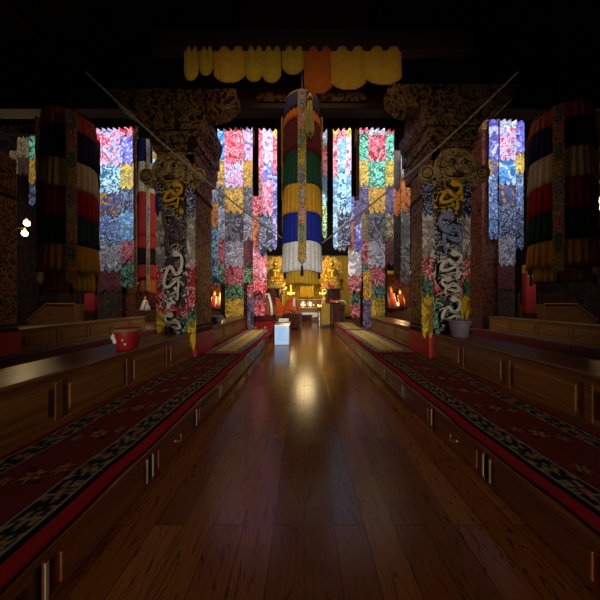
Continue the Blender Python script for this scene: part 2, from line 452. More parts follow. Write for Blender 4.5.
def red_carpet(u, y, W, L):
    img = np.empty(u.shape + (3,)); img[:] = C3('#5c2012')
    b0, b1 = .03, .21
    put(img, (u < b0) | (u > W - b0), '#0c0c10')
    for t, m in (((u - b0) / (b1 - b0), (u >= b0) & (u < b1)), ((W - u - b0) / (b1 - b0), (W - u >= b0) & (W - u < b1))):
        floral_border(img, t, y, m, b0, b1)
    for uu in (u, W - u): put(img, (uu > b1) & (uu < b1 + .012), '#3a1010')
    cy = .46; k = np.floor(y / cy); yy = (y % cy) - cy / 2; s = 1
    uc = u - W / 2
    for du, dy, r, c1, c2 in ((0, 0, .062, '#957048', '#6a2a20'), (-.13, s * .06, .05, '#80603c', '#6c3c2c'), (.13, -.06, .05, '#80603c', '#6c3c2c'), (-.08, -.05, .03, '#1c1410', '#1c1410'), (.08, .05, .03, '#1c1410', '#1c1410'), (-.2, .02, .025, '#1c1410', '#1c1410'), (.2, -.02, .025, '#1c1410', '#1c1410')):
        dx = uc - du; dd = yy - dy; R = np.hypot(dx, dd); A = np.arctan2(dd, dx)
        petal = R < r * (.72 + .28 * np.cos(6 * A + k))
        put(img, R < r * 1.12 * (.85 + .15 * np.cos(9 * A)), '#2a120e') if r > .04 else None
        put(img, petal, c1); put(img, R < r * .36, c2)
    e = (y < .05) | (y > L - .05); put(img, e, '#0c0c10')
    return img
def beige_carpet(u, y, W, L):
    img = np.empty(u.shape + (3,)); img[:] = C3('#c4a25a')
    b0, b1 = .05, .2
    e = np.minimum(np.minimum(u, W - u), np.minimum(y, L - y))
    put(img, e < b0, '#7c1418'); put(img, (e >= b0) & (e < b0 + .015), '#141418')
    t = (e - b0 - .015) / (b1 - b0 - .015); m = (e >= b0 + .015) & (e < b1)
    along = np.where(np.minimum(u, W - u) <= np.minimum(y, L - y), y, u)
    floral_border(img, t, along, m, b0, b1, '#3c4048', '#9c9484', '#c8bca0')
    put(img, (e >= b1) & (e < b1 + .02), '#7a3418')
    cy = .3; yy = (y % cy) - cy / 2; uc = u - W / 2; inn = e > b1 + .05
    cy = .24; yy = (y % cy) - cy / 2; dx = np.abs(uc); dd = np.abs(yy)
    put(img, inn & (dx / .1 + dd / .045 < 1) & ~(dx / .1 + dd / .045 < .35), '#33261c')
    for du in (-.2, .2): put(img, inn & (np.hypot(uc - du, yy) < .02), '#6a4628')
    return img
def aisle_runner(u, y, W, L):
    img = np.empty(u.shape + (3,)); img[:] = C3('#8e1018')
    put(img, (u < .016) | ((u > .03) & (u < .042)), '#0e0c10'); return img
carpet('long plain red underlay runner with black edge lines on the left platform', LB + .0, LE - .015, -.9, 8.95, PZ, aisle_runner, 'underlay_runner', 'carpet runner', 'l', .03, .012)
carpet('long plain red underlay runner with black edge lines on the right platform', RE + .015, RB, -.9, 11.8, PZ, aisle_runner, 'underlay_runner', 'carpet runner', 'r', .03, .012)
Z1 = PZ + .0125
carpet('red flower-medallion carpet with dark floral borders lying nearest the camera on left platform', LB + .06, LE - .13, -.6, 4.72, Z1, red_carpet, side='l')
carpet('beige carpet with small dark motifs lying on the left platform beyond the red one', LB + .05, LE - .10, 4.8, 8.8, Z1, beige_carpet, side='l')
carpet('red flower-medallion carpet with dark floral borders lying nearest the camera on right platform', RE + .13, RB - .06, -.6, 4.82, Z1, red_carpet, side='r')
carpet('beige carpet with dark motifs in the middle of the right platform beside the bench', RE + .10, RB - .05, 4.9, 8.7, Z1, beige_carpet, side='r')
carpet('small dull beige carpet at the far end of the right platform', RE + .10, RB - .05, 8.8, 11.6, Z1, beige_carpet, side='r')
def seat_carpet(u, y, W, L):
    img = np.empty(u.shape + (3,)); img[:] = C3('#4c1012')
    m = (u < .3) & (u > .05); floral_border(img, (u - .05) / .25, y, m, 0, 1); m = (u > W - .3) & (u < W - .05)
    floral_border(img, (W - u - .05) / .25, y, m, 0, 1); return img
carpet('dim patterned seat carpet on the floor behind the near left bench', -6.2, -4.7, 1.6, 8.8, PZ, seat_carpet, side='l', res=.03)
carpet('dim patterned seat carpet on the floor behind the near right bench', 5.3, 7.2, 1.6, 8.8, PZ, seat_carpet, side='r', res=.03)

# ------------------------------------------------------------------ benches (long low tables)
def bench(label, xf, depth, s, y0, y1, z0=PZ, z1=.85, npan=None):
    """s=+1: the front looks to +x (left side of the aisle)"""
    L = y1 - y0; t = thing('low_bench', label, 'bench', (xf, y0, z0)); h = z1 - z0
    def bx(x0, x1, a, b, c, d, bv=.006):
        bm = NB(); p, q = sorted((-s * x0, -s * x1)); box(bm, p, q, a, b, c, d, bv); return bm
    obj('body', bx(.03, depth - .02, 0.01, L - .01, 0, h - .04), 'bench_wood', t)
    obj('top_board', bx(-.015, depth, 0, L, h - .04, h, .012), 'bench_wood', t)
    obj('plinth', bx(.0, .04, .01, L - .01, 0, .07), 'bench_wood', t)
    obj('top_rail', bx(.01, .035, .01, L - .01, h - .1, h - .04), 'bench_wood', t)
    n = npan or max(1, round(L / .88)); w = (L - .02) / n
    for k in range(n + 1):
        a = .01 + w * k; obj('stile', bx(.01, .035, max(.01, a - .03), min(L - .01, a + .03), .07, h - .1, .003), 'bench_wood', t)
    for k in range(n):
        a = .01 + w * k
        bm = bx(.022, .035, a + .03, a + w - .03, .07, h - .1, .0)
        p, q = sorted((-s * .006, -s * .024)); box(bm, p, q, a + .09, a + w - .09, .12, h - .15, .008)
        obj('raised_panel', bm, 'bench_panel', t)
    return t
bench('long panelled wooden bench in the left foreground with the red pot on it', LB, .62, 1, -.4, 4.56)
bench('shorter panelled bench behind the left front pillar, mauve bucket on its top', LB, .62, 1, 5.46, 8.98)
bench('long panelled wooden bench in the right foreground with the mauve pot on it', RB, .62, -1, -.4, 4.46)
bench('shorter panelled bench between the two inner right pillars, in lamp glow', RB, .62, -1, 5.36, 9.1)
bench('far low panelled bench at the end of the right platform past the second pillar', RB, .62, -1, 10.1, 11.9)
bench('dark outer bench along the left side in front of the tall outer banner pillar', -6.3, .5, 1, 4.98, 8.95)
bench('dark outer bench along the right side below the large striped victory banner', 7.35, .5, -1, 3.4, 8.95)

# ------------------------------------------------------------------ pillars
def lion_mask(parent, y, z, w):
    """carved lion face with curled mane and two round rosettes, front towards -y, about w wide"""
    k = w / 1.0
    bm = NB()
    ball(bm, (0, y, z), .30 * k, 1, .45, .95, 24, 14)
    for i in range(22):
        a = PI * (-.18 + 1.36 * i / 21)
        r = .33 * k
        torus(bm, (r * math.cos(a), y - .06 * k, z + r * math.sin(a) * .95), .05 * k, .02 * k, 'y', 10, 5)
    for i in range(15):
        a = PI * (.02 + .96 * i / 14); torus(bm, (.235 * k * math.cos(a), y - .12 * k, z + .03 * k + .22 * k * math.sin(a)), .036 * k, .016 * k, 'y', 9, 5)
    for sx in (-1, 1):
        ball(bm, (sx * .105 * k, y - .14 * k, z + .05 * k), .062 * k, 1, .7, .9)           # eyes
        tube(bm, [(sx * (.03 + .17 * q / 6) * k, y - .15 * k, z + (.085 + .075 * math.sin(PI * q / 6)) * k) for q in range(7)], .022 * k, 6)
        ball(bm, (sx * .13 * k, y - .11 * k, z - .08 * k), .085 * k, 1, .7, .8)            # cheeks
        tube(bm, [(sx * (.05 + .15 * q / 6) * k, y - .14 * k, z + (-.15 - .03 * math.sin(PI * q / 6) + .04 * q / 6) * k) for q in range(7)], .016 * k, 6)
        c = sx * .5 * k                                                                   # rosettes
        m = Matrix.Translation((c, y, z - .07 * k))
        ball(bm, m.translation, .17 * k, .8, .28, 1, 18, 10)
        torus(bm, (c, y - .04 * k, z - .07 * k), .125 * k, .025 * k); torus(bm, (c, y - .05 * k, z - .07 * k), .07 * k, .018 * k)
        ball(bm, (c, y - .06 * k, z - .07 * k), .035 * k)
        for q in range(3): torus(bm, (sx * (.3 + .05 * q) * k, y - .02, z - (.24 + .02 * (q % 2)) * k), .05 * k, .018 * k, 'y', 10, 5)
    ball(bm, (0, y - .17 * k, z - .03 * k), .06 * k, 1.2, .8, 1)                           # nose
    tube(bm, [(0, y - .16 * k, z + .13 * k), (0, y - .17 * k, z - .01 * k)], .03 * k, 8)
    prism(bm, [(-.16 * k, z - .2 * k), (-.06 * k, z - .22 * k), (0, z - .2 * k), (.06 * k, z - .22 * k), (.16 * k, z - .2 * k), (.07 * k, z - .34 * k), (0, z - .40 * k), (-.07 * k, z - .34 * k)], y - .1 * k, y)
    o = obj('lion_mask', bm, 'mask_wood', parent, True)
    bm = NB(); ball(bm, (0, y - .15 * k, z - .15 * k), .085 * k, 1.35, .5, .55); obj('mouth', bm, 'dark_red', o, True)
    for sx in (-1, 1):
        bm = NB(); ball(bm, (sx * .105 * k, y - .185 * k, z + .045 * k), .034 * k, 1, .6, 1); obj('pupil', bm, 'black_paint', o, True)
        bm = NB(); torus(bm, (sx * .5 * k, y - .045 * k, z - .07 * k), .098 * k, .02 * k); obj('rosette_groove', bm, 'dark_wood', o, True)
    bm = NB()
    for i in range(24):
        a = PI * (-.16 + 1.32 * i / 23); tube(bm, [(.275 * k * math.cos(a), y - .09 * k, z + .27 * k * math.sin(a)), (.30 * k * math.cos(a + .07), y - .10 * k, z + .30 * k * math.sin(a + .07))], .012 * k, 5)
    obj('mane_groove', bm, 'dark_wood', o, True)
    return o
def cloud_profile(w0, w1, h, n=5):
    """bracket outline: top w1 wide, stepping in by round lobes to w0 at the bottom"""
    R = []
    for i in range(n * 4 + 1):
        t = i / (n * 4); x = w0 + (w1 - w0) * t
        R.append((x, h * (t ** 3.5) * .75 + .05 * h * abs(math.sin(PI * n * t))))
    return R
def front_pillar(label, xa, xb, y0, y1, inner, mask=True):
    """xa<xb shaft faces; inner=+1: the aisle lies towards +x"""
    w = xb - xa; D = y1 - y0
    t = thing('carved_pillar', label, 'pillar', ((xa + xb) / 2, (y0 + y1) / 2, PZ))
    hw = w / 2; hd = D / 2
    bm = NB(); box(bm, -hw - .03, hw + .03, -hd - .03, hd + .03, 0, .47, .012); obj('base', bm, 'red_paint', t)
    bm = NB(); box(bm, -hw, hw, -hd, hd, .47, 4.25, .03); obj('shaft', bm, 'carved_brown', t)
    for z, e, hh in ((.47, .012, .1), (.6, .008, .05), (3.35, .015, .08)):
        bm = NB(); box(bm, -hw - e, hw + e, -hd - e, hd + e, z, z + hh, .004); obj('shaft_band', bm, 'brown_felt', t)
    if not mask: return t
    # capital
    bm = NB(); box(bm, -hw - .04, hw + .04, -hd - .04, hd + .04, 4.2, 4.32, .01); box(bm, -hw - .08, hw + .08, -hd - .08, hd + .08, 4.32, 4.58, .02)
    for i in range(9): torus(bm, (-hw + 2 * hw * (i + .5) / 9, -hd - .085, 4.45), .042, .014, 'y', 12, 5)
    obj('capital_block', bm, 'carved_gilt', t)
    pr = [(x, 4.58 + z) for x, z in cloud_profile(hw + .02, hw + .22, .36)]
    bm = NB(); prism(bm, [(-x, z) for x, z in pr[::-1]] + pr + [(hw + .22, 4.94), (-hw - .22, 4.94)], -hd - .12, hd + .12)
    ball(bm, (0, -hd - .12, 4.78), .11, 1.1, .4, 1); 
    for i in (-1, 1):
        for q in range(3): torus(bm, (i * (.17 + .09 * q), -hd - .12, 4.77 - .015 * q), .045 - .005 * q, .016, 'y', 12, 5)
    obj('capital_cushion', bm, 'carved_gilt', t)
    arm = hw + .85
    pr = [(x, 4.94 + z) for x, z in cloud_profile(hw + .18, arm, .42, 5)]
    bm = NB(); prism(bm, [(-x, z) for x, z in pr[::-1]] + pr + [(arm, 5.4), (-arm, 5.4)], -hd - .1, -hd + .26)
    box(bm, -hw - .1, hw + .1, -hd + .26, hd + .1, 4.95, 5.4)
    for i in (-1, 1):
        for q in range(5): torus(bm, (i * (hw + .12 + .13 * q), -hd - .1, 5.2 + .02 * q), .07 - .004 * q, .022, 'y', 14, 5)
    for p in range(8):
        a = PI * (p + .5) / 8; ball(bm, (.12 * math.cos(a), -hd - .1, 5.16 + .12 * math.sin(a)), .05, .8, .4, 1.2, 8, 6)
    box(bm, -.32, .32, -hd - .12, -hd - .09, 4.98, 5.03); box(bm, -.32, .32, -hd - .12, -hd - .09, 5.33, 5.38)
    obj('bow_bracket', bm, 'carved_gilt', t)
    # arms running back along the hall
    ix = inner
    bm = NB(); a, b = sorted((ix * (hw - .2), ix * (hw + .02))); box(bm, a, b, -hd, hd + .33, 4.18, 4.45, .01); box(bm, a, b, -hd, hd + .25, 3.95, 4.16, .01)
    obj('cross_bracket', bm, 'carved_pink', t)
    bm = NB(); a, b = sorted((ix * (hw - .24), ix * (hw + .06))); box(bm, a, b, hd - .3, hd + .36, 4.47, 4.95, .01); obj('painted_cross_beam', bm, 'green_paint', t)
    if mask: lion_mask(t, -hd - .06, 3.72, w * 1.28)
    return t
front_pillar('carved front pillar left of the aisle with lion mask and red base', -3.03, -2.22, 4.6, 5.42, 1)
front_pillar('carved front pillar right of the aisle with lion mask and red base', 2.52, 3.36, 4.5, 5.32, -1)
front_pillar('dark carved pillar cut by the left edge of the photo, by the wall lamp', -7.1, -6.3, 4.15, 4.95, 1, False)

def tall_pillar(label, xa, xb, y0, y1, top=9.0):
    t = thing('tall_pillar', label, 'pillar', ((xa + xb) / 2, (y0 + y1) / 2 + .1, PZ)); hw = (xb - xa) / 2; hd = (y1 - y0) / 2
    bm = NB(); box(bm, -hw - .02, hw + .02, -hd - .02, hd + .02, 0, .5, .01); obj('base', bm, 'dark_red', t)
    bm = NB(); box(bm, -hw, hw, -hd, hd, .5, top - PZ - .6, .03); obj('shaft', bm, 'carved_red', t)
    bm = NB(); box(bm, -hw - .06, hw + .06, -hd - .06, hd + .06, top - PZ - .6, top - PZ, .02); obj('capital', bm, 'carved_gilt', t)
tall_pillar('tall red-brown carved pillar behind the inner left banner of red and gold panels', -3.42, -2.27, 9.08, 9.95)
tall_pillar('tall red-brown carved pillar behind the red, green and yellow banner', 2.33, 3.5, 9.28, 10.0)
tall_pillar('tall outer pillar behind the bright lavender banner on the left', -8.1, -7.2, 9.05, 9.55)
tall_pillar('tall outer pillar behind the bright white banner on the right', 7.25, 8.6, 9.05, 9.7)

# ------------------------------------------------------------------ brocade banners
G = 'tall brocade pillar banners'
banner('bright lavender and red brocade banner on the outer left pillar, blue and gold lower down', 9.0, [
    (98, 122, 3, [(127, 168, 'redblue'), (166, 195, 'teal'), (193, 216, 'goldblue'), (214, 245, 'bluegrey'), (243, 272, 'grey'), (270, 292, 'darkred'), (290, 326, 'brown')]),
    (121.5, 134.5, 2, [(127, 138, 'red'), (136, 166, 'lavender'), (164, 190, 'yellow'), (188, 212, 'navy'), (210, 241, 'paleblue'), (239, 263, 'crimson'), (262, 288, 'deepgreen')])], group=G)
banner('bright white, red and blue brocade banner on the outer right pillar', 9.0, [
    (488.5, 498, 2, [(119, 160, 'lavender'), (158, 176, 'goldblue'), (174, 240, 'bluegrey')]),
    (497.5, 514, 3, [(119, 130, 'white'), (129, 162, 'redblue'), (160, 186, 'blue'), (184, 206, 'goldblue'), (204, 238, 'navy'), (236, 266, 'grey'), (264, 290, 'darkred'), (288, 324, 'brown')]),
    (513.5, 523, 2, [(119, 155, 'lavender'), (153, 174, 'yellow'), (172, 205, 'bluegrey'), (203, 250, 'navy')])], group=G, cord=.5)
banner('wide brocade banner with red, pink and gold panels on the inner left pillar', 9.0, [
    (217, 226, 2, [(130, 162, 'blue'), (160, 188, 'gold'), (186, 208, 'dark'), (206, 240, 'grey'), (238, 265, 'crimson'), (263, 286, 'deepgreen')]),
    (225.5, 244, 3, [(131, 165, 'red'), (163, 189, 'redblue'), (187, 214, 'gold'), (212, 242, 'dark'), (240, 268, 'grey'), (266, 285, 'crimson'), (283, 299, 'deepgreen'), (297, 319, 'yellow')]),
    (243.5, 253, 2, [(127, 162, 'pinkwhite'), (160, 188, 'gold'), (186, 214, 'dark'), (212, 241, 'grey'), (239, 266, 'darkred'), (264, 284, 'deepgreen')])], group=G)
banner('wide brocade banner with red, green and yellow panels on the inner right pillar', 9.2, [
    (359, 368.5, 2, [(122, 135, 'red'), (133, 162, 'green'), (160, 187, 'yellow'), (185, 214, 'purple'), (212, 241, 'tan'), (239, 265, 'crimson'), (263, 282, 'deepgreen')]),
    (368, 384.5, 3, [(122, 137, 'white'), (135, 163, 'red'), (161, 189, 'green'), (187, 214, 'gold'), (212, 242, 'dark'), (240, 268, 'grey'), (266, 286, 'crimson'), (284, 298, 'deepgreen'), (296, 319, 'yellow')]),
    (384, 393.5, 2, [(124, 135, 'red'), (133, 162, 'green'), (160, 187, 'yellow'), (185, 214, 'purple'), (212, 241, 'tan'), (239, 266, 'darkred')])], group=G)
banner('tall pink banner with red edging hanging left of the central victory banner', 8.4, [
    (259, 263.5, 1, [(126, 175, 'red'), (173, 215, 'crimson'), (213, 250, 'navy')]),
    (263, 273, 2, [(126, 165, 'pinkwhite'), (163, 182, 'lavender'), (180, 216, 'pink'), (214, 252, 'navy')]),
    (272.5, 277, 1, [(125, 137, 'yellow'), (135, 175, 'red'), (173, 250, 'lavender')])], group='narrow banners over the aisle')
banner('tall pale blue banner with red and yellow edging right of the central victory banner', 8.4, [
    (333, 338, 1, [(123, 137, 'yellow'), (135, 178, 'red'), (176, 250, 'paleblue')]),
    (337.5, 346, 2, [(123, 140, 'red'), (138, 172, 'paleblue'), (170, 215, 'teal'), (213, 252, 'navy')]),
    (345.5, 351, 1, [(121, 137, 'yellow'), (135, 176, 'redblue'), (174, 214, 'paleblue'), (212, 248, 'navy')])], group='narrow banners over the aisle')
banner('short orange and pink banner ending in deep red, before the inner left pillar', 8.7, [
    (253, 260, 1, [(196, 216, 'red'), (214, 248, 'orange'), (246, 272, 'pink'), (270, 294, 'red')]),
    (259.5, 267, 1, [(218, 256, 'navy'), (254, 280, 'pink'), (278, 294, 'red')])])
banner('small deep red brocade flap hanging low by the throne on the left', 8.9, [(253.5, 266, 2, [(294, 304, 'crimson'), (302, 316, 'red')])])
banner('short lavender and white banner ending in crimson, before the inner right pillar', 8.7, [
    (348, 354, 1, [(196, 222, 'lavender'), (220, 252, 'orange'), (250, 276, 'white'), (274, 293, 'crimson')]),
    (353.5, 361, 1, [(200, 224, 'purple'), (222, 252, 'lavender'), (250, 276, 'white'), (274, 293, 'crimson')])])
banner('small green and red brocade flap hanging low over the right platform', 9.0, [(350, 360, 2, [(293, 305, 'deepgreen'), (303, 318, 'crimson')])])
banner('narrow gold and purple pendant at the inner corner of the second right pillar', 8.3, [(363, 371, 1, [(270, 300, 'gold'), (297, 329, 'purple')])])
banner('narrow red and purple pendant at the inner corner of the second left pillar', 8.6, [(247.5, 254, 1, [(284, 297, 'crimson'), (294, 331, 'purple')])])
banner('bright sliver of white and gold banner above the left lion mask', 9.6, [(153, 160.5, 1, [(137, 148, 'white'), (146, 160, 'goldblue'), (158, 176, 'teal')])])
banner('brown and red striped brocade hanging in light at the far upper left', 9.2, [
    (10, 19, 1, [(150, 176, 'tan')]), (18.5, 30, 2, [(137, 158, 'tan'), (156, 176, 'brown')]), (29.5, 36, 1, [(136, 160, 'green'), (158, 184, 'gold'), (182, 206, 'navy')]), (36, 40.5, 1, [(133, 184, 'red')])])
banner('red and cream brocade hanging partly seen at the far right edge', 9.2, [(592, 606, 2, [(140, 160, 'redblue'), (158, 186, 'orange')])])
banner('thin red, white and green streamer hanging right behind the central victory banner', 6.3, [(322.5, 327, 1, [(124, 146, 'white'), (144, 176, 'red'), (174, 205, 'paleblue'), (203, 240, 'deepgreen')])], name='silk_streamer', cat='streamer')
banner('narrow pale blue patchwork streamer beside the left front pillar', 7.4, [(207.5, 213.5, 1, [(168, 206, 'navy'), (204, 226, 'orange'), (224, 284, 'paleblue')]), (213, 218.5, 1, [(150, 204, 'grey'), (202, 228, 'orange'), (226, 285, 'teal')])], name='silk_streamer', cat='streamer')
banner('narrow red and orange patchwork streamer beside the right front pillar', 7.4, [(393.5, 400, 1, [(150, 190, 'brown'), (188, 216, 'orange'), (214, 280, 'brown')])], name='silk_streamer', cat='streamer')
banner('narrow grey and white patchwork streamer touching the right front pillar', 7.2, [(400.5, 410, 1, [(152, 180, 'whitestrip'), (178, 212, 'orange'), (210, 285, 'whitestrip')])], name='silk_streamer', cat='streamer')

# dragon banners on the two front pillars
def dragon(parent, cx, cz, w, h, y, mat, flip=1, name='dragon_applique', grow=0.0):
    """sinuous dragon cut from cloth: tapering body, head with horns, four clawed legs, tail tuft"""
    bm = NB(); N = 46; prev = None; cen = []
    for i in range(N + 1):
        t = i / N
        x = cx + flip * w * (.34 * math.sin(2 * PI * 1.6 * t + .4) * (1 - .2 * t) + .07 * math.sin(23 * t)); z = cz + h * (.40 - .80 * t) + .13 * h * math.sin(2 * PI * 1.6 * t * 2 + 1)
        cen.append(Vector((x, 0, z)))
    def strip(pts, wf, th=.012):
        rows = []
        for i, p in enumerate(pts):
            tg = (pts[min(i + 1, len(pts) - 1)] - pts[max(i - 1, 0)]).normalized(); nn = Vector((-tg.z, 0, tg.x)); r = wf(i / (len(pts) - 1)) + grow
            rows.append([bm.verts.new((p + nn * r * s) + Vector((0, y + dy, 0))) for s, dy in ((-1, 0), (-.4, -th), (.4, -th), (1, 0))])
        for a, b in zip(rows, rows[1:]):
            for k in range(3): bm.faces.new((a[k], a[k + 1], b[k + 1], b[k]))
            bm.faces.new((a[3], a[0], b[0], b[3]))
    strip(cen, lambda t: w * (.098 * math.sin(PI * min(1, .12 + t * .95)) ** .6 + .008) * (1 - .45 * t))
    hd = cen[0]
    ball(bm, (hd.x, y - .004, hd.z), w * .15 + grow, 1, .14, .8, 12, 8); ball(bm, (hd.x + flip * w * .11, y - .005, hd.z - w * .03), w * .08, 1.2, .18, .7, 10, 6)
    for s in (-1, 1): strip([hd + Vector((s * w * .05, 0, w * .06)), hd + Vector((s * w * .12, 0, w * .17)), hd + Vector((s * w * .2, 0, w * .2))], lambda t: w * .025 * (1 - .8 * t))
    for q in range(6):
        a = PI * (.1 + q / 6); strip([hd, hd + Vector((math.cos(a), 0, math.sin(a))) * w * .24], lambda t: w * .03 * (1 - t) + .003)
    for k, sd in ((11, 1), (16, -1), (28, 1), (34, -1)):
        p = cen[k]; e = p + Vector((sd * w * .24, 0, -h * .03)); f_ = e + Vector((sd * w * .05, 0, h * .05 * (1 if k % 2 else -1)))
        strip([p, e, f_], lambda t: w * .045 * (1 - .5 * t))
        for q in (-.7, 0, .7):
            strip([f_, f_ + Vector((sd * math.cos(q), 0, math.sin(q) + .3)) * w * .09], lambda t: w * .016 * (1 - .7 * t) + .002)
    for q in range(4): strip([cen[-1], cen[-1] + Vector((math.sin(q - 1.5), 0, -math.cos(q - 1.5))) * w * .14], lambda t: w * .025 * (1 - t) + .003)
    for q in range(11):                       # curling clouds around the dragon
        c = Vector((cx + w * .43 * math.sin(q * 2.4), 0, cz + h * (.46 - .92 * q / 10))); sg = 1 if q % 2 else -1
        strip([c + Vector((sg * math.cos(a * .55), 0, math.sin(a * .55))) * (.085 * w * (1 - a / 13)) for a in range(10)], lambda t: w * .014 * (1 - .6 * t))
    return obj(name, bm, mat, parent, True)
for nm, c in dict(applique_yellow='#d9a520', applique_white='#dcd4c4', applique_brown='#564248', applique_red='#b0202c', applique_blue='#7c88b0', applique_edge='#181216').items(): cloth(nm, c, .6, .35)
def dragon_banner(label, d, cols, drg):
    t = banner(label, d, cols, mat='brocade_bold', group='dragon banners on the front pillars')
    zb = t.location.z; cx = t.location.x
    for (px, py, w, h, mat, fl) in drg: 
        a = (WX(px, d) - cx, WZ(py, d) - zb, w * 1.12, h)
        dragon(t, *a, -.15, mat, fl); dragon(t, *a, -.142, 'applique_edge' if mat in ('applique_white', 'applique_yellow') else 'applique_white', fl, 'dragon_outline', .008)
    return t
dragon_banner('dark dragon banner with yellow and white dragons on the left front pillar, green hem', 4.5, [
    (157, 166.5, 2, [(186, 216, 'navywhite'), (213, 268, 'whitestrip'), (265, 312, 'redwhite'), (306, 336, 'yellowstrip')]),
    (166, 188.5, 3, [(187, 218, 'dragonyellow'), (214, 258, 'dragondark'), (254, 308, 'dragonwhite'), (304, 317, 'dragonred'), (312, 338, 'dragongreen')]),
    (188, 196.5, 2, [(188, 218, 'navywhite'), (214, 267, 'whitestrip'), (264, 310, 'dragonred'), (306, 322, 'deepgreen'), (316, 350, 'yellowstrip')])],
    [(177, 201, .4, .5, 'applique_yellow', 1), (177, 236, .42, .8, 'applique_brown', -1), (177, 281, .42, 1.0, 'applique_white', 1), (177, 325, .34, .4, 'applique_white', -1)])
dragon_banner('dark dragon banner with yellow dragon and green hem on the right front pillar', 4.4, [
    (421, 432.5, 2, [(184, 218, 'navywhite'), (215, 258, 'whitestrip'), (255, 280, 'redwhite'), (277, 296, 'deepgreen'), (290, 338, 'yellowstrip')]),
    (432, 460.5, 3, [(185, 220, 'dragonyellow'), (216, 258, 'dragonnavy'), (254, 282, 'dragonwhite'), (278, 300, 'dragonred'), (294, 334, 'dragongreen')]),
    (460, 468.5, 2, [(184, 218, 'navywhite'), (214, 258, 'whitestrip'), (255, 280, 'redwhite'), (277, 296, 'deepgreen'), (292, 320, 'yellowstrip')])],
    [(446, 202, .46, .55, 'applique_yellow', 1), (446, 238, .46, .75, 'applique_blue', -1), (446, 268, .46, .5, 'applique_white', 1), (446, 289, .4, .35, 'applique_white', -1), (446, 315, .4, .6, 'applique_white', 1)])

# ------------------------------------------------------------------ victory banners (round tiered silk)
def victory_banner(label, px, d, r, tiers, strip_px=None, inner=None, n=26, cordtop=6.2, strips=3, low=.24):
    """tiers: (py_top, py_bottom, material); round pleated skirts one over the next"""
    X = WX(px, d); d0, d = d, d - .62 * r; zb = WZ((inner or tiers[-1])[1], d)
    t = thing('victory_banner', label, 'victory banner', (X, d0, zb), 0, 'round tiered victory banners')
    m = len(tiers); allt = tiers + ([inner] if inner else [])
    for k, (a, b, mat) in enumerate(allt):
        z1 = WZ(a, d) - zb; z0 = WZ(b, d) - zb; inn = inner and k == m
        rr = r * (.90 + .10 * k / m) * (.8 if inn else 1)
        prof = []
        for j in range(7):
            v = j / 6; prof.append((rr * (.93 + .07 * (1 - v) ** .7), z0 - (.0 if inn else .03) + (z1 + .05 - z0) * v))
        prof = [(prof[0][0] - .02, prof[0][1])] + prof
        bm = NB(); lathe(bm, prof, seg=n * 5, amp=lambda v: .04 * (1 - v) ** 1.2 + .006, n=n, ph=k)
        bmesh.ops.delete(bm, geom=[f for f in bm.faces if len(f.verts) > 8], context='FACES')
        for v in bm.verts:
            if v.co.z < (z0 + z1) / 2 - .001: v.co.z += .012 * math.sin(3 * math.atan2(v.co.y, v.co.x) + k)
        obj('silk_tier', bm, mat, t, True)
    zt = WZ(tiers[0][0], d) - zb
    bm = NB(); lathe(bm, [(r * .84, zt - .02), (r * .86, zt + .04), (r * .5, zt + .12), (.03, zt + .16)], seg=40); obj('crown_disc', bm, 'dark_red', t, True)
    bm = NB(); tube(bm, [(0, 0, zt + .1), (0, 0, max(zt + .3, cordtop - zb))], .02, 8); obj('cord', bm, 'brown_felt', t)
    # embroidered pendants: chain of pointed tongues lying on the tiers
    seq = ['navywhite', 'redwhite', 'deepgreen', 'yellowstrip', 'navywhite', 'whitestrip', 'redwhite', 'deepgreen', 'yellowstrip']
    base = math.atan2(-d, -X)
    zs0 = zt - .05; zs1 = low if inner else .1
    for s in range(strips):
        e = bpy.data.objects.new('pendant_strip', None); COL.objects.link(e); e.parent = t
        e.rotation_euler = (0, 0, base + PI / 2 + s * 2 * PI / strips)
        L = (zs0 - zs1) / len(seq)
        for k, key in enumerate(seq):
            z1 = zs0 - L * k; yo = -r * 1.02 - .004 * (len(seq) - k)
            patch(e, -.075, .075, z1 - L * 1.25, z1, yo, K['yellowstrip' if key != 'yellowstrip' else 'whitestrip'], 'brocade_tiny', 1, .08, 0, 'tongue', .002, True)
            patch(e, -.05, .05, z1 - L * 1.12, z1 - .02, yo - .014, K[key], 'brocade_tiny', 1, .06, 0, 'tongue_lining', .001, True)
        bm = NB(); lathe(bm, [(.012, 0), (.03, .03), (.02, .16), (.012, .2)], (0, -r * 1.03, zs1 - L * .25 - .2), 10); obj('tassel', bm, 'silk_navy', e, True)
    return t
TI = [(110, 126, 'silk_orange'), (124, 158, 'silk_navy'), (155, 186, 'silk_cream'), (183, 215, 'silk_red'), (212, 243, 'silk_green'), (240, 270, 'silk_yellow')]
victory_banner('round victory banner hanging at left, navy, cream, red, green and yellow tiers', 70.5, 4.6, .455, TI, inner=(266, 292, 'silk_gold'))
TR = [(104, 118, 'silk_orange'), (116, 148, 'silk_navy'), (145, 178, 'silk_cream'), (174, 208, 'silk_red'), (205, 238, 'silk_green'), (234, 264, 'silk_yellow')]
victory_banner('round victory banner hanging at right, navy, cream, red, green and yellow tiers', 560, 4.6, .5, TR, inner=(260, 281, 'silk_gold'))
victory_banner('round victory banner over the aisle with yellow, blue and white lower tiers', 302, 4.5, .405,
               [(96, 110, 'silk_navy'), (108, 120, 'silk_orange'), (118, 152, 'silk_maroon'), (149, 184, 'silk_green'), (181, 212, 'silk_yellow'), (208, 241, 'silk_blue'), (238, 270, 'silk_white')], inner=(266, 284, 'curtain_gold'), low=.42)
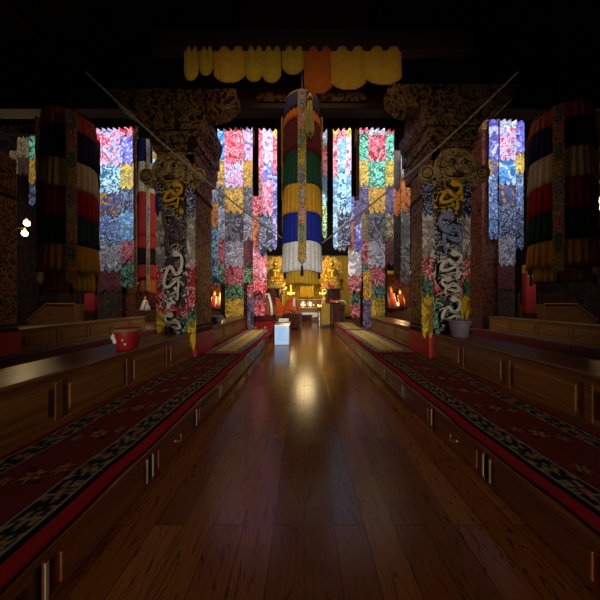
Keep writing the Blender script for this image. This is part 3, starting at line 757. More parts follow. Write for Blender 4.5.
victory_banner('narrow red, black and orange victory banner behind the outer left banner pillar', 148, 10.7, .44,
               [(140, 162, 'silk_navy'), (160, 192, 'silk_cream'), (189, 236, 'silk_coral'), (233, 248, 'silk_coral'), (245, 264, 'silk_black'), (262, 278, 'silk_coral')], inner=(275, 293, 'silk_orange'), cordtop=9, strips=5)
victory_banner('narrow navy, cream, red and orange victory banner behind the right front pillar', 477, 10.7, .5,
               [(128, 142, 'silk_orange'), (140, 160, 'silk_navy'), (158, 200, 'silk_cream'), (197, 225, 'silk_coral'), (222, 256, 'silk_maroon')], inner=(252, 288, 'silk_orange'), cordtop=9, strips=5)

# yellow valance over the aisle, maroon pleated valance at the edge of the high hall
t = thing('scalloped_valance', 'yellow scalloped silk valance hanging high across the front of the aisle', 'valance', (CX, 3.62, 4.95))
for a, b, low, mat in ((184, 198, 82, 'silk_gold'), (199, 213, 77, 'silk_gold'), (214, 245, 84, 'silk_yellow'), (245, 263, 83, 'silk_gold'), (262, 281, 84, 'silk_gold'), (282, 304, 76, 'silk_gold'), (304, 332, 95, 'silk_orange'), (330, 366, 91, 'silk_yellow'), (364, 402, 86, 'silk_yellow')):
    bm = NB(); d = 3.62; x0 = WX(a, d) - CX; x1 = WX(b, d) - CX; zl = WZ(low, d) - 4.95; g = []
    nx, nz = 14, 8; top = .62
    for j in range(nz + 1):
        v = j / nz; row = []
        for i in range(nx + 1):
            u = i / nx; e = (1 - abs(2 * u - 1) ** 2.6); bot = zl + .14 * (1 - e)
            row.append(bm.verts.new((x0 + (x1 - x0) * u, -.05 * e * math.sin(PI * (1 - v) * .8) + .02 * math.sin(u * 14) * v, bot * (1 - v) + top * v)))
        g.append(row)
    for j in range(nz):
        for i in range(nx): bm.faces.new((g[j][i], g[j][i + 1], g[j + 1][i + 1], g[j + 1][i]))
    r_ = bmesh.ops.extrude_face_region(bm, geom=list(bm.faces))
    for e in r_['geom']:
        if isinstance(e, bmesh.types.BMVert): e.co.y += .012
    obj('scallop', bm, mat, t, True)
bm = NB(); box(bm, -2.6, 2.6, 0.0, .12, .56, .95, .01); obj('header_board', bm, 'beam_wood', t)
def pleated_valance(label, xa, xb, low):
    bm = NB(); w = xb - xa; nx = int(w * 58); g = []
    for j in range(5):
        v = j / 4
        g.append([bm.verts.new((w * i / nx - w / 2, .05 * math.sin(w * i / nx * 46) * (1 - .3 * v), (low - 6.25) * (1 - v) + .04 * math.sin(w * i / nx * 2.2) * (1 - v))) for i in range(nx + 1)])
    for j in range(4):
        for i in range(nx): bm.faces.new((g[j][i], g[j][i + 1], g[j + 1][i + 1], g[j + 1][i]))
    r_ = bmesh.ops.extrude_face_region(bm, geom=list(bm.faces))
    for e in r_['geom']:
        if isinstance(e, bmesh.types.BMVert): e.co.y += .012
    tag(obj('pleated_valance', bm, 'silk_maroon', None, True, ((xa + xb) / 2, 5.4, 6.25)), label, 'valance')
pleated_valance('dark maroon pleated valance below the cross beam over the aisle', -2.15, 2.4, 5.58)
pleated_valance('added dark maroon pleated valance hiding the lit ceiling above the outer left banner', -12.6, -3.2, 5.66)  # this one and the next are added to keep the lit high ceiling dark
pleated_valance('added dark maroon pleated valance hiding the lit ceiling above the outer right banner', 3.5, 12.8, 5.83)
t = thing('silk_tassel', 'long pale yellow silk tassel hanging in front of the central victory banner', 'tassel', (WX(310, 4.0), 4.0, WZ(136, 4.0)))
bm = NB()
for k in range(26):
    a = 2 * PI * k / 26; r = .03 + .03 * (k % 3) / 2
    tube(bm, [(r * .5 * math.cos(a), r * .5 * math.sin(a), .62), (r * math.cos(a), r * math.sin(a), .4), (r * 1.3 * math.cos(a + .3), r * 1.3 * math.sin(a + .3), .02 * (k % 4))], .009, 5)
obj('fringe', bm, 'fringe', t, True)
bm = NB(); lathe(bm, [(.01, .6), (.045, .63), (.05, .68), (.02, .74)], seg=14); obj('knot', bm, 'silk_gold', t, True)
bm = NB(); tube(bm, [(0, 0, .72), (0, 0, 1.75)], .01, 6); obj('cord', bm, 'fringe', t)

# ropes
def rope(label, p, q, sag, r=.014, mat='rope_fibre', name='tinsel_garland', cat='garland'):
    p, q = Vector(p), Vector(q); N = 90; bm = NB(); pts = []
    for i in range(N + 1):
        t = i / N; v = p.lerp(q, t) - p; v.z -= sag * 4 * t * (1 - t); pts.append(v)
    tube(bm, pts, r, 7, lambda t: 1 + .45 * math.sin(t * 260))
    return tag(obj(name, bm, mat, None, True, p), label, cat)
def P(px, py, d): return (WX(px, d), d, WZ(py, d))
rope('twisted pale garland slung from the upper left across the left front pillar', P(86, 72, 3.4), P(282, 238, 4.25), .12)
rope('twisted pale garland slung from the upper right across the right front pillar', P(518, 72, 3.3), P(322, 243, 4.2), .1)
rope('thin plain wire slung just under the upper right garland', P(503, 96, 3.9), P(474, 133, 4.35), .0, .008, 'brown_felt', 'wire', 'wire')

# ------------------------------------------------------------------ pots and boxes
def pot(label, px, py_bot, py_top, d, r0, r1, mat, z, rim='rim_tan', spots=False):
    h = WZ(py_top, d) - z; t = thing('plastic_pot', label, 'pot', (WX(px, d), d, z))
    bm = NB(); lathe(bm, [(r0 * .9, 0), (r0, .01), (r1 * .97, h * .86), (r1 * .97, h), (r1 * .88, h), (r1 * .88, h * .84), (0, h * .82)], seg=36); obj('body', bm, mat, t, True)
    bm = NB(); lathe(bm, [(r1 * .99, h * .84), (r1 * 1.07, h * .86), (r1 * 1.09, h), (r1 * .9, h * 1.01), (r1 * .9, h * .86)], seg=36); obj('rim', bm, rim, t, True)
    if spots:
        bm = NB()
        for a, z_, s in ((-2.35, .62, .035), (-2.2, .45, .028), (-2.5, .4, .022), (-1.1, .3, .012), (-1.3, .5, .012)):
            rr = (r0 + (r1 - r0) * z_) * 1.0; ball(bm, (rr * math.cos(a), rr * math.sin(a), h * z_), s, 1, 1, 1.4, 10, 6)
        obj('painted_flowers', bm, 'scarf_white', t, True)
    return t
pot('red flower pot with tan rim standing on the left foreground bench', 127.5, 352, 328, 2.98, .11, .152, 'red_plastic', .85, 'rim_tan', True)
pot('mauve grey plastic pot on the right bench in front of the dragon banner', 459.5, 340, 320, 3.95, .125, .165, 'mauve_plastic', .85, 'mauve_plastic')
pot('mauve square-looking bucket on the bench behind the left front pillar', 216, 332, 316, 6.2, .14, .17, 'mauve_plastic', .85, 'mauve_plastic')

def donation_box(label, px0, px1, py_top, d, depth, front, zbase=0):
    X0, X1 = WX(px0, d), WX(px1, d); w = X1 - X0; h = WZ(py_top, d) - zbase
    t = thing('donation_box', label, 'donation box', ((X0 + X1) / 2, d + depth / 2, zbase))
    bm = NB(); box(bm, -w / 2, w / 2, -depth / 2, depth / 2, 0, h - .03, .01); obj('body', bm, 'white_paint', t)
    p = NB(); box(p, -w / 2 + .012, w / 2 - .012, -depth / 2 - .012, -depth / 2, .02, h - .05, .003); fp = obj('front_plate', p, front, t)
    bm = NB()
    for r in range(5):
        z = h * .78 - r * h * .13
        for k in range(6):
            x = -w * .33 + k * w * .12 + .01 * ((r * 3 + k) % 3); tube(bm, [(x, -depth / 2 - .013, z + .01 * ((k + r) % 3)), (x + w * .05, -depth / 2 - .013, z + .025), (x + w * .07, -depth / 2 - .013, z - .03)], .006, 5)
    obj('faded_marks', bm, 'ink', fp)
    bm = NB(); box(bm, -w / 2 - .015, w / 2 + .015, -depth / 2 - .015, depth / 2 + .015, h - .03, h, .006); tp = obj('lid', bm, 'silver', t)
    bm = NB(); box(bm, -.08, .08, -.01, .01, h, h + .003); obj('coin_slot', bm, 'black_paint', tp)
donation_box('pale blue fronted donation box standing on the aisle floor beside left platform', 274.5, 289, 325, 7.5, .6, 'acrylic_blue_glow')
t = thing('paper_stack', 'white folded cloth stack lying on the dark side table', 'cloth stack', (WX(283.5, 8.9), 9.0, .62))
for k in range(3):
    bm = NB(); box(bm, -.2 + .01 * k, .2, -.15, .15, .045 * k, .045 * k + .04, .012); obj('sheet', bm, 'scarf_white', t)
def table(label, x0, x1, y0, y1, h, top='dark_wood', body='carved_red', z=0, cat='table', name='offering_table'):
    t = thing(name, label, cat, ((x0 + x1) / 2, (y0 + y1) / 2, z)); a, b = (x1 - x0) / 2, (y1 - y0) / 2
    bm = NB(); box(bm, -a - .03, a + .03, -b - .03, b + .03, h - .05, h, .012); obj('table_top', bm, top, t)
    bm = NB(); box(bm, -a + .02, a - .02, -b + .02, b - .02, h - .25, h - .05, .006); obj('apron', bm, body, t)
    for sx in (-1, 1):
        for sy in (-1, 1):
            bm = NB(); cx, cy = sx * (a - .05), sy * (b - .05); box(bm, cx - .04, cx + .04, cy - .04, cy + .04, 0, h - .05, .008); obj('leg', bm, top, t)
    bm = NB(); box(bm, -a + .06, a - .06, -b + .05, -b + .07, .06, h - .25); obj('front_board', bm, body, t)
    return t
table('low dark side table right behind the blue donation box', -1.1, -.55, 8.75, 9.3, .62)
table('dark offering table on the left of the aisle loaded with small bowls', -.98, -.12, 11.6, 12.4, .8)
table('dark red carved cabinet table on the far end of right platform under the tray', WX(331, 12.4), WX(345, 12.4), 12.4, 13.1, 1.25)

# ------------------------------------------------------------------ the left throne, robes and offerings
t = thing('throne_seat', 'crimson cloth covered throne seat at the end of the left platform', 'throne', (-1.75, 9.75, 0))
bm = NB(); box(bm, -.45, .5, -.55, .5, 0, .62, .03); obj('plinth', bm, 'cloth_red', t)
bm = NB(); box(bm, -.42, .46, -.5, .45, .62, .88, .06); obj('cushion', bm, 'silk_maroon', t)
bm = NB(); box(bm, -.42, .46, .4, .5, .8, 2.0, .03); obj('backrest', bm, 'carved_red', t)
bm = NB()
for k in range(7): ball(bm, (-.36 + k * .13, -.545, .3 + .06 * math.sin(k * 2)), .05, 1, .3, 1.2, 8, 6)
obj('embroidered_motif', bm, 'silk_gold', t, True)
def cloak(label, x, y, z, r, h, mat, scarf=False, lean=0):
    t = thing('monk_cloak', label, 'cloak', (x, y, z), random.uniform(0, 6), 'pleated cloaks left standing on the seats')
    prof = [(r * .98, 0), (r, .03), (r * .93, h * .25), (r * .78, h * .5), (r * .58, h * .72), (r * .4, h * .88), (r * .22, h * .97), (0, h)]
    bm = NB(); lathe(bm, prof, seg=72, amp=lambda v: .09 * (1 - v), n=11, ph=random.uniform(0, 6))
    for v in bm.verts: v.co.x += lean * v.co.z
    obj('pleated_cloth', bm, mat, t, True)
    bm = NB(); torus(bm, (lean * h * .8, 0, h * .8), r * .5, .05, 'z', 30, 8); obj('collar_fold', bm, mat, t, True)
    if scarf:
        bm = NB()
        for a in (-PI / 2 - .5, -PI / 2 + .55):
            pts = [(lean * h * .95 + .03 + rr * math.cos(a), rr * math.sin(a), zz) for rr, zz in ((r * .1, h * 1.03), (r * .35, h * .98), (r * .62, h * .8), (r * .88, h * .55), (r * 1.08, h * .28), (r * 1.12, -.02))]
            tube(bm, pts, .05, 8)
        o = obj('white_scarf', bm, 'scarf_white', t, True); t.rotation_euler = (0, 0, 0); 
        o['label'] = 'white ceremonial scarf'
    return t
cloak('brown pleated cloak draped with a white scarf on the crimson throne', -1.6, 9.65, .88, .42, .85, 'robe_brown', True)
cloak('bright orange cloak standing on the orange seat nearest the crimson throne', -1.42, 11.25, .9, .4, .75, 'robe_orange')
cloak('orange cloak on the middle of the orange covered seats', -.72, 12.9, .9, .4, .7, 'robe_orange')
cloak('small orange cloak on the orange seat closest to the altar', -.62, 14.4, .8, .33, .75, 'robe_orange')
def seat(label, x0, x1, y0, y1, h):
    t = thing('covered_seat', label, 'seat', ((x0 + x1) / 2, (y0 + y1) / 2, 0)); a, b = (x1 - x0) / 2, (y1 - y0) / 2
    bm = NB(); box(bm, -a, a, -b, b, 0, h - .16, .01); obj('box_base', bm, 'dark_wood', t)
    bm = NB(); box(bm, -a - .02, a + .02, -b - .02, b + .02, h - .18, h, .05); obj('cushion', bm, 'robe_orange', t, True)
seat('orange cushioned seat box right behind the crimson throne', -2.0, -1.02, 10.7, 11.8, .9)
seat('orange cushioned seat box behind the dark offering table', -1.3, -.3, 12.5, 13.4, .9)
seat('low orange cushioned seat box next to the altar front', -1.1, -.3, 14.0, 14.8, .8)
bm = NB(); 
for i, (dx, dz) in enumerate(((0, 0),)):
    tube(bm, [(0, 0, 0), (.01, -.03, -.15), (0, -.05, -.35), (.02, -.05, -.55)], .09, 8, lambda t: .7 + .5 * t)
tag(obj('ceremonial_scarf', bm, 'scarf_white', None, True, (WX(294, 12.45), 12.44, WZ(298, 12.45))), 'white scarf hanging down in front of the orange seats', 'scarf')
bowl_proto = None
def bowls(xs, y, z, grp, lab, mat='brass', r=.055):
    for k, x in enumerate(xs):
        bm = NB(); lathe(bm, [(r * .5, 0), (r * .55, .01), (r * .9, .04), (r, .075), (r * .92, .075), (r * .75, .03), (0, .025)], seg=18)
        tag(obj('offering_bowl', bm, mat, None, True, (x, y, z)), lab, 'bowl', grp)
bowls([-.85 + .15 * k for k in range(5)], 11.75, .8, 'bowls on the dark offering table', 'small brass offering bowl in the row on the dark left offering table')
t = thing('fruit_dish', 'brass dish heaped with fruit on the dark left offering table', 'fruit dish', (-.55, 12.1, .8))
bm = NB(); lathe(bm, [(.09, 0), (.04, .05), (.04, .1), (.2, .16), (.19, .17), (0, .12)], seg=24); obj('dish', bm, 'brass', t, True)
for x, y, z in ((-.08, 0, .2), (.08, .02, .2), (0, -.07, .2), (0, .07, .2), (0, 0, .29)):
    bm = NB(); ball(bm, (x, y, z), .07); obj('fruit', bm, 'orange_fruit', t, True)

# ------------------------------------------------------------------ altar
AY = 16.0
t = thing('altar_table', 'long gilded altar table at the far end of the aisle', 'altar', (.25, AY + .5, 0))
bm = NB(); box(bm, -1.25, 1.25, -.4, .4, 0, .9, .02); obj('body', bm, 'shrine_wood', t)
bm = NB(); box(bm, -1.3, 1.3, -.45, .45, .9, .97, .012); obj('table_top', bm, 'gilt_relief', t)
bm = NB(); box(bm, -.85, .85, -.42, -.405, .28, .6, .004); obj('white_panel', bm, 'white_paint', t)
bm = NB(); box(bm, -1.1, 1.1, .0, .4, .97, 1.5, .01); obj('upper_shelf', bm, 'shrine_wood', t)
bm = NB(); box(bm, -1.15, 1.15, -.05, .4, 1.5, 1.56, .01); obj('gilt_rail', bm, 'gilt_relief', t)
table('low brown bench table on the floor in front of the altar', -.45, .55, 14.9, 15.4, .5)
for k, (px, c) in enumerate(((303, 'left'), (310, 'right'))):
    t = thing('silver_plate', 'round silver plate on the altar, %s one of the pair' % c, 'plate', (WX(px, AY + .35), AY + .4, .97))
    bm = NB(); lathe(bm, [(0, 0), (.16, .0), (.2, .03), (.21, .035), (.16, .015), (0, .012)], seg=28)
    bmesh.ops.rotate(bm, verts=bm.verts, matrix=Matrix.Rotation(PI / 2 - .15, 3, 'X'))
    for v in bm.verts: v.co.z += .235
    obj('dish', bm, 'silver', t, True)
    bm = NB(); box(bm, -.1, .1, -.05, .06, 0, .05, .01); obj('stand', bm, 'gold', t)
for k in range(8):
    x = -.8 + .3 * k
    t = thing('butter_lamp', 'lit brass butter lamp in the row along the altar front', 'butter lamp', (x, AY + .16, .97), 0, 'butter lamps on the altar')
    bm = NB(); lathe(bm, [(.05, 0), (.055, .01), (.02, .03), (.02, .07), (.06, .11), (.065, .14), (.055, .14), (0, .12)], seg=18); obj('cup', bm, 'gold', t, True)
    bm = NB(); lathe(bm, [(0, .13), (.014, .15), (.02, .17), (.012, .2), (0, .225)], seg=10); obj('flame', bm, 'flame', t, True)
def curtain(label, x0, x1, y, z0, z1, mat, n=12, amp=.035, name='pleated_curtain', cat='curtain'):
    bm = NB(); nx = n * 8; g = []; w = x1 - x0
    for j in range(7):
        v = j / 6
        g.append([bm.verts.new((w * i / nx - w / 2, amp * math.sin(2 * PI * n * i / nx) * (1 - .4 * v), (z1 - z0) * v)) for i in range(nx + 1)])
    for j in range(6):
        for i in range(nx): bm.faces.new((g[j][i], g[j][i + 1], g[j + 1][i + 1], g[j + 1][i]))
    r_ = bmesh.ops.extrude_face_region(bm, geom=list(bm.faces))
    for e in r_['geom']:
        if isinstance(e, bmesh.types.BMVert): e.co.y += .012
    return tag(obj(name, bm, mat, None, True, ((x0 + x1) / 2, y, z0)), label, cat)
curtain('golden curtain hanging over the middle of the altar', WX(300, 17.2), WX(314, 17.2), 17.2, WZ(298, 17.2), WZ(280, 17.2), 'curtain_gold', 8)
curtain('wide gold brocade drape hung above the whole altar', WX(272, 17.8), WX(336, 17.8), 17.8, WZ(284, 17.8), WZ(262, 17.8), 'curtain_gold', 30)
curtain('dull gold back drape reaching the floor behind the altar', WX(255, 18.8), WX(353, 18.8), 18.8, .1, 5.2, 'curtain_gold', 40)
curtain('yellow door curtain glimpsed in light behind the left front pillar', WX(153, 13.6), WX(162, 13.6), 13.6, WZ(306, 13.6), WZ(240, 13.6), 'curtain_gold', 4)
def lamp_tower(label, x, y, z, h, r):
    t = thing('lamp_tower', label, 'lamp tower', (x, y, z))
    prof = [(r, 0), (r, .06)]
    bm = NB(); lathe(bm, [(r * .8, 0), (r * .85, .08), (r * .3, .14), (r * .22, h * .3), (r * .75, h * .32), (r * .75, h * .36), (r * .2, h * .38), (r * .18, h * .6), (r * .55, h * .62), (r * .55, h * .66), (r * .16, h * .68), (r * .14, h * .85), (r * .3, h * .87), (r * .05, h)], seg=28)
    obj('stand', bm, 'gold', t, True)
    for zz, rr, n in ((.36, .66, 10), (.66, .47, 7), (.88, .22, 3)):
        for k in range(n):
            a = 2 * PI * k / n
            bm = NB(); lathe(bm, [(0, 0), (.022, .02), (.03, .05), (.014, .09), (0, .12)], (r * rr * math.cos(a), r * rr * math.sin(a), h * zz), 8)
            obj('flame', bm, 'flame', t, True)
    return t
lamp_tower('gilded tiered lamp tower glowing left of the altar curtain', WX(291, 15.8), 15.75, .0, 2.9, .5)
lamp_tower('gilded tiered lamp tower glowing right of the altar curtain', WX(322.5, 15.8), 15.75, .0, 2.9, .46)
def gilded_figure(label, x, y, z, s):
    """seated figure with crossed legs, halo and lotus seat"""
    t = thing('gilded_statue', label, 'statue', (x, y, z))
    bm = NB(); lathe(bm, [(.55 * s, 0), (.58 * s, .1 * s), (.4 * s, .18 * s), (.56 * s, .3 * s), (.5 * s, .34 * s)], seg=32, amp=.04, n=12); obj('lotus_seat', bm, 'gilt_relief', t, True)
    bm = NB()
    ball(bm, (0, 0, .46 * s), .3 * s, 1.5, 1.0, .5, 20, 12)
    lathe(bm, [(.26 * s, .5 * s), (.22 * s, .65 * s), (.25 * s, .85 * s), (.27 * s, .95 * s), (.18 * s, 1.05 * s), (.08 * s, 1.08 * s), (.075 * s, 1.14 * s)], seg=20)
    ball(bm, (0, 0, 1.26 * s), .13 * s, .95, 1, 1.2); ball(bm, (0, 0, 1.43 * s), .06 * s)
    for sx in (-1, 1):
        tube(bm, [(sx * .25 * s, 0, .95 * s), (sx * .36 * s, -.04 * s, .75 * s), (sx * .28 * s, -.2 * s, .58 * s), (sx * .06 * s, -.27 * s, .54 * s)], .075 * s, 10, lambda t: 1 - .4 * t)
        tube(bm, [(sx * .15 * s, 0, .42 * s), (sx * .48 * s, -.1 * s, .42 * s), (sx * .2 * s, -.3 * s, .4 * s), (-sx * .1 * s, -.28 * s, .4 * s)], .11 * s, 10, lambda t: 1 - .45 * t)
        ball(bm, (sx * .13 * s, 0, 1.24 * s), .03 * s, .6, 1, 2)
    ball(bm, (0, -.13 * s, 1.25 * s), .025 * s, .8, 1, 1.4)
    obj('body', bm, 'gold', t, True)
    bm = NB(); prism(bm, [(.62 * s * math.cos(a) * (1 + .05 * math.cos(10 * a)), .85 * s + .85 * s * math.sin(a) * (1 + .05 * math.cos(10 * a))) for a in (2 * PI * k / 60 for k in range(60))], .3 * s, .36 * s); obj('halo', bm, 'gilt_relief', t)
    return t
def gilt_column(label, x, y, h, r):
    t = thing('gilded_post', label, 'post', (x, y, 0))
    prof = [(r * 1.5, 0), (r * 1.5, .2), (r, .25)]; nn = 7
    for k in range(nn):
        a = .25 + (h - .5) * k / nn; b = (h - .5) / nn
        prof += [(r * .8, a + .1 * b), (r * 1.15, a + .5 * b), (r * .8, a + .9 * b)]
    prof += [(r * 1.6, h - .1), (r * 1.6, h)]
    bm = NB(); lathe(bm, prof, seg=24); obj('shaft', bm, 'gilt_relief', t, True)
    bm = NB(); pts = []
    for k in range(80):
        a = k * .35; pts.append((r * 1.15 * math.cos(a), r * 1.15 * math.sin(a), .4 + (h - .8) * k / 79))
    tube(bm, pts, .06, 8, lambda t: .5 + .9 * t); ball(bm, pts[-1], .13)
    obj('coiled_dragon', bm, 'gold', t, True)
table('tall red carved pedestal under the left gilded statue', WX(272, 14.3) - .5, WX(272, 14.3) + .5, 14.3, 15.2, 2.2, 'dark_wood', 'carved_red', 0, 'pedestal', 'pedestal')
gilded_figure('gilded seated statue with halo on the pedestal left of the altar', WX(275, 14.6), 14.75, 2.2, 1.3)
table('tall red carved pedestal under the right gilded statue', WX(333, 14.3) - .4, WX(333, 14.3) + .5, 14.3, 15.2, 2.2, 'dark_wood', 'carved_red', 0, 'pedestal', 'pedestal')
gilded_figure('gilded seated statue with halo on the pedestal right of the altar', WX(332, 14.6), 14.75, 2.2, 1.3)
gilt_column('gilded post with coiled dragon left of the altar', -1.6, 17.35, 4.9, .15)
gilt_column('gilded post with coiled dragon right of the altar', 1.85, 17.35, 4.9, .15)
# right of the aisle, by the altar
t = thing('brocade_stand', 'yellow brocade covered box stand at the end of right platform', 'stand', (WX(326, 12.6), 12.85, 0))
bm = NB(); box(bm, -.21, .21, -.22, .22, 0, .16, .01); obj('base', bm, 'black_paint', t)
o = patch(t, -.23, .23, .12, 1.3, -.235, K['yellowstrip'], 'brocade_tiny', 3, .03, 0, 'front_cloth', .004)
bm = NB(); box(bm, -.22, .22, -.22, .22, .16, 1.3, .02); obj('body', bm, 'curtain_gold', t)
t = thing('gold_vase', 'gold vase with white scarf standing on the yellow brocade stand', 'vase', (WX(324.5, 12.6), 12.85, 1.3))
bm = NB(); lathe(bm, [(.09, 0), (.1, .02), (.05, .07), (.13, .18), (.14, .26), (.06, .36), (.1, .42), (.08, .42), (0, .3)], seg=24); obj('body', bm, 'gold', t, True)
bm = NB(); torus(bm, (0, 0, .34), .08, .03, 'z'); tube(bm, [(-.07, -.08, .34), (-.1, -.15, .2), (-.1, -.17, .0)], .035, 7); obj('white_scarf', bm, 'scarf_white', t, True)
t = thing('silver_vase', 'slim silver floor vase left of the yellow brocade stand', 'vase', (WX(319.5, 12.9), 12.95, 0))
bm = NB(); lathe(bm, [(.12, 0), (.13, .03), (.06, .1), (.12, .3), (.13, .45), (.06, .65), (.05, .75), (.09, .82), (.07, .82), (0, .7)], seg=24); obj('body', bm, 'silver', t, True)
t = thing('offering_tray', 'wide brass tray of fruit and flowers on the dark red cabinet table', 'tray', (WX(337, 12.6), 12.75, 1.25))
bm = NB(); lathe(bm, [(.15, 0), (.15, .03), (.42, .1), (.46, .14), (.43, .13), (0, .06)], seg=36); obj('tray', bm, 'brass', t, True)
for k in range(9):
    a = 2 * PI * k / 9; r = .24 if k % 3 else .1
    bm = NB(); ball(bm, (r * math.cos(a), r * math.sin(a), .17), .075); obj('fruit', bm, 'orange_fruit', t, True)
bm = NB(); tube(bm, [(.1, -.1, .2), (.3, -.2, .21), (.42, -.18, .15), (.5, -.15, .0)], .05, 8); obj('white_cloth', bm, 'scarf_white', t, True)
t = thing('flower_bunch', 'yellow and pink paper flowers standing behind the fruit tray', 'flowers', (WX(330.5, 13.0), 13.02, 1.25))
bm = NB(); lathe(bm, [(.06, 0), (.08, .1), (.05, .25), (.07, .3), (0, .25)], seg=18); obj('vase', bm, 'red_plastic', t, True)
bm = NB(); 
for k in range(6): tube(bm, [(0, 0, .28), (.04 * math.cos(k), .04 * math.sin(k), .7), (.12 * math.cos(k * 1.05), .1 * math.sin(k * 1.05), 1.0 + .1 * (k % 3))], .01, 5)
obj('stem', bm, 'green_paint', t)
for k in range(6):
    c = (.12 * math.cos(k * 1.05), .1 * math.sin(k * 1.05), 1.0 + .1 * (k % 3)); bm = NB()
    for q in range(8): a = 2 * PI * q / 8; ball(bm, (c[0] + .06 * math.cos(a), c[1], c[2] + .06 * math.sin(a)), .05, 1, .5, 1, 8, 6)
    ball(bm, c, .05, u=8, v=6); obj('blossom', bm, 'yellow_flower' if k % 2 else 'pink_flower', t, True)

# ------------------------------------------------------------------ side shrines, thrones, lamps
def shrine(label, x0, x1, y, z0, z1, figs, bulb=None):
    t = thing('shrine_cabinet', label, 'shrine', ((x0 + x1) / 2, y, PZ if y < 12 else 0)); a = (x1 - x0) / 2; b0 = t.location.z
    bm = NB(); box(bm, -a, a, -.3, .4, 0, z0 - b0, .01); obj('base_cabinet', bm, 'shrine_wood', t)
    bm = NB(); box(bm, -a, a, .34, .4, z0 - b0, z1 - b0, .006); obj('back_panel', bm, 'carved_red', t)
    for sx in (-1, 1):
        bm = NB(); box(bm, sx * a - .04, sx * a + .04, -.28, .4, z0 - b0, z1 - b0, .006); obj('side_post', bm, 'gilt_relief', t)
    bm = NB(); box(bm, -a - .08, a + .08, -.36, .42, z1 - b0, z1 - b0 + .12, .015); obj('canopy', bm, 'gilt_relief', t)
    return t
def draped_statue(label, x, y, z, h, robe, trim):
    t = thing('draped_statue', label, 'statue', (x, y, z))
    bm = NB(); lathe(bm, [(h * .34, 0), (h * .36, .02), (h * .3, h * .25), (h * .2, h * .5), (h * .16, h * .66), (h * .1, h * .74), (h * .05, h * .76)], seg=36, amp=lambda v: .06 * (1 - v), n=9); obj('robe', bm, robe, t, True)
    bm = NB(); ball(bm, (0, -.01, h * .83), h * .085, .9, 1, 1.15); ball(bm, (0, -h * .085, h * .82), h * .016); ball(bm, (-.03, -h * .03, h * .72), h * .04)
    obj('head', bm, 'gold', t, True)
    bm = NB(); lathe(bm, [(h * .1, h * .88), (h * .085, h * .93), (h * .04, h * .98), (.005, h * 1.05)], seg=16); obj('crown', bm, 'gold', t, True)
    bm = NB(); tube(bm, [(-h * .13, -h * .05, h * .68), (-h * .15, -h * .2, h * .4), (-h * .13, -h * .3, h * .05)], h * .035, 8); tube(bm, [(h * .13, -h * .05, h * .68), (h * .15, -h * .2, h * .4), (h * .13, -h * .3, h * .05)], h * .035, 8); obj('scarf', bm, trim, t, True)
    return t
shrine('small lit shrine seen between the left front pillar and the inner left banner', -5.3, -3.7, 12.0, 1.05, 2.75, None)
draped_statue('small statue in red robe with white scarf in the left lit shrine', WX(214, 11.8), 11.9, 1.05, .9, 'silk_red', 'scarf_white')
draped_statue('small statue in yellow robe in the left lit shrine', WX(223, 11.8), 11.95, 1.05, 1.25, 'silk_yellow', 'silk_orange')
shrine('small lit shrine seen between the inner right banner and the right front pillar', 4.2, 6.0, 12.0, 1.05, 2.9, None)
draped_statue('small statue in orange robe with white scarf in the right lit shrine', WX(391, 11.8), 11.9, 1.05, 1.15, 'robe_orange', 'scarf_white')
draped_statue('small statue in maroon robe in the right lit shrine', WX(401, 11.8), 11.95, 1.05, 1.0, 'silk_maroon', 'silk_gold')
shrine('dim shrine with white figure behind the narrow red victory banner', -10.2, -7.7, 13.2, .9, 2.4, None)
draped_statue('small white robed statue in the shrine below the narrow red victory banner', WX(144, 13), 13.1, .9, .8, 'scarf_white', 'silk_red')
shrine('dim shrine with white figure below the narrow victory banner on the right', 8.6, 11.0, 13.2, .9, 2.4, None)
draped_statue('small white robed statue in the shrine below the right narrow victory banner', WX(473, 13), 13.1, .9, 1.3, 'scarf_white', 'silk_red')
def stair_throne(label, x0, x1, y, s):
    """wooden dais with a raked stair side; s=+1 slope rises towards +x"""
    a = x1 - x0; t = thing('wooden_dais', label, 'dais', ((x0 + x1) / 2, y, PZ))
    pts = [(-a / 2, 0), (a / 2, 0), (a / 2, .98), (-.1 * a, .98), (-a / 2, .28)]
    if s < 0: pts = [(-x, z) for x, z in pts][::-1]
    bm = NB(); prism(bm, pts, -.5, .6); obj('side_board', bm, 'shrine_wood', t)
    q = [(-a / 2 - .03, .30), (-.1 * a, 1.0), (a / 2, 1.0)]
    bm = NB(); tube(bm, [(s * x, -.5, z) for x, z in q], .045, 8); obj('hand_rail', bm, 'bench_panel', t)
    bm = NB(); box(bm, -a / 2, a / 2, .62, .7, 0, 1.5, .01); 
    for k in range(9): x = -a / 2 + a * (k + .5) / 9; box(bm, x - .03, x + .03, .56, .62, .95, 1.5)
    obj('back_balustrade', bm, 'dark_wood', t)
stair_throne('wooden dais with raked side rail under the left victory banner', WX(42, 9.9), WX(86, 9.9), 9.9, 1)
stair_throne('wooden dais with raked side rail under the right victory banner', WX(533, 9.9), WX(582, 9.9), 9.9, -1)
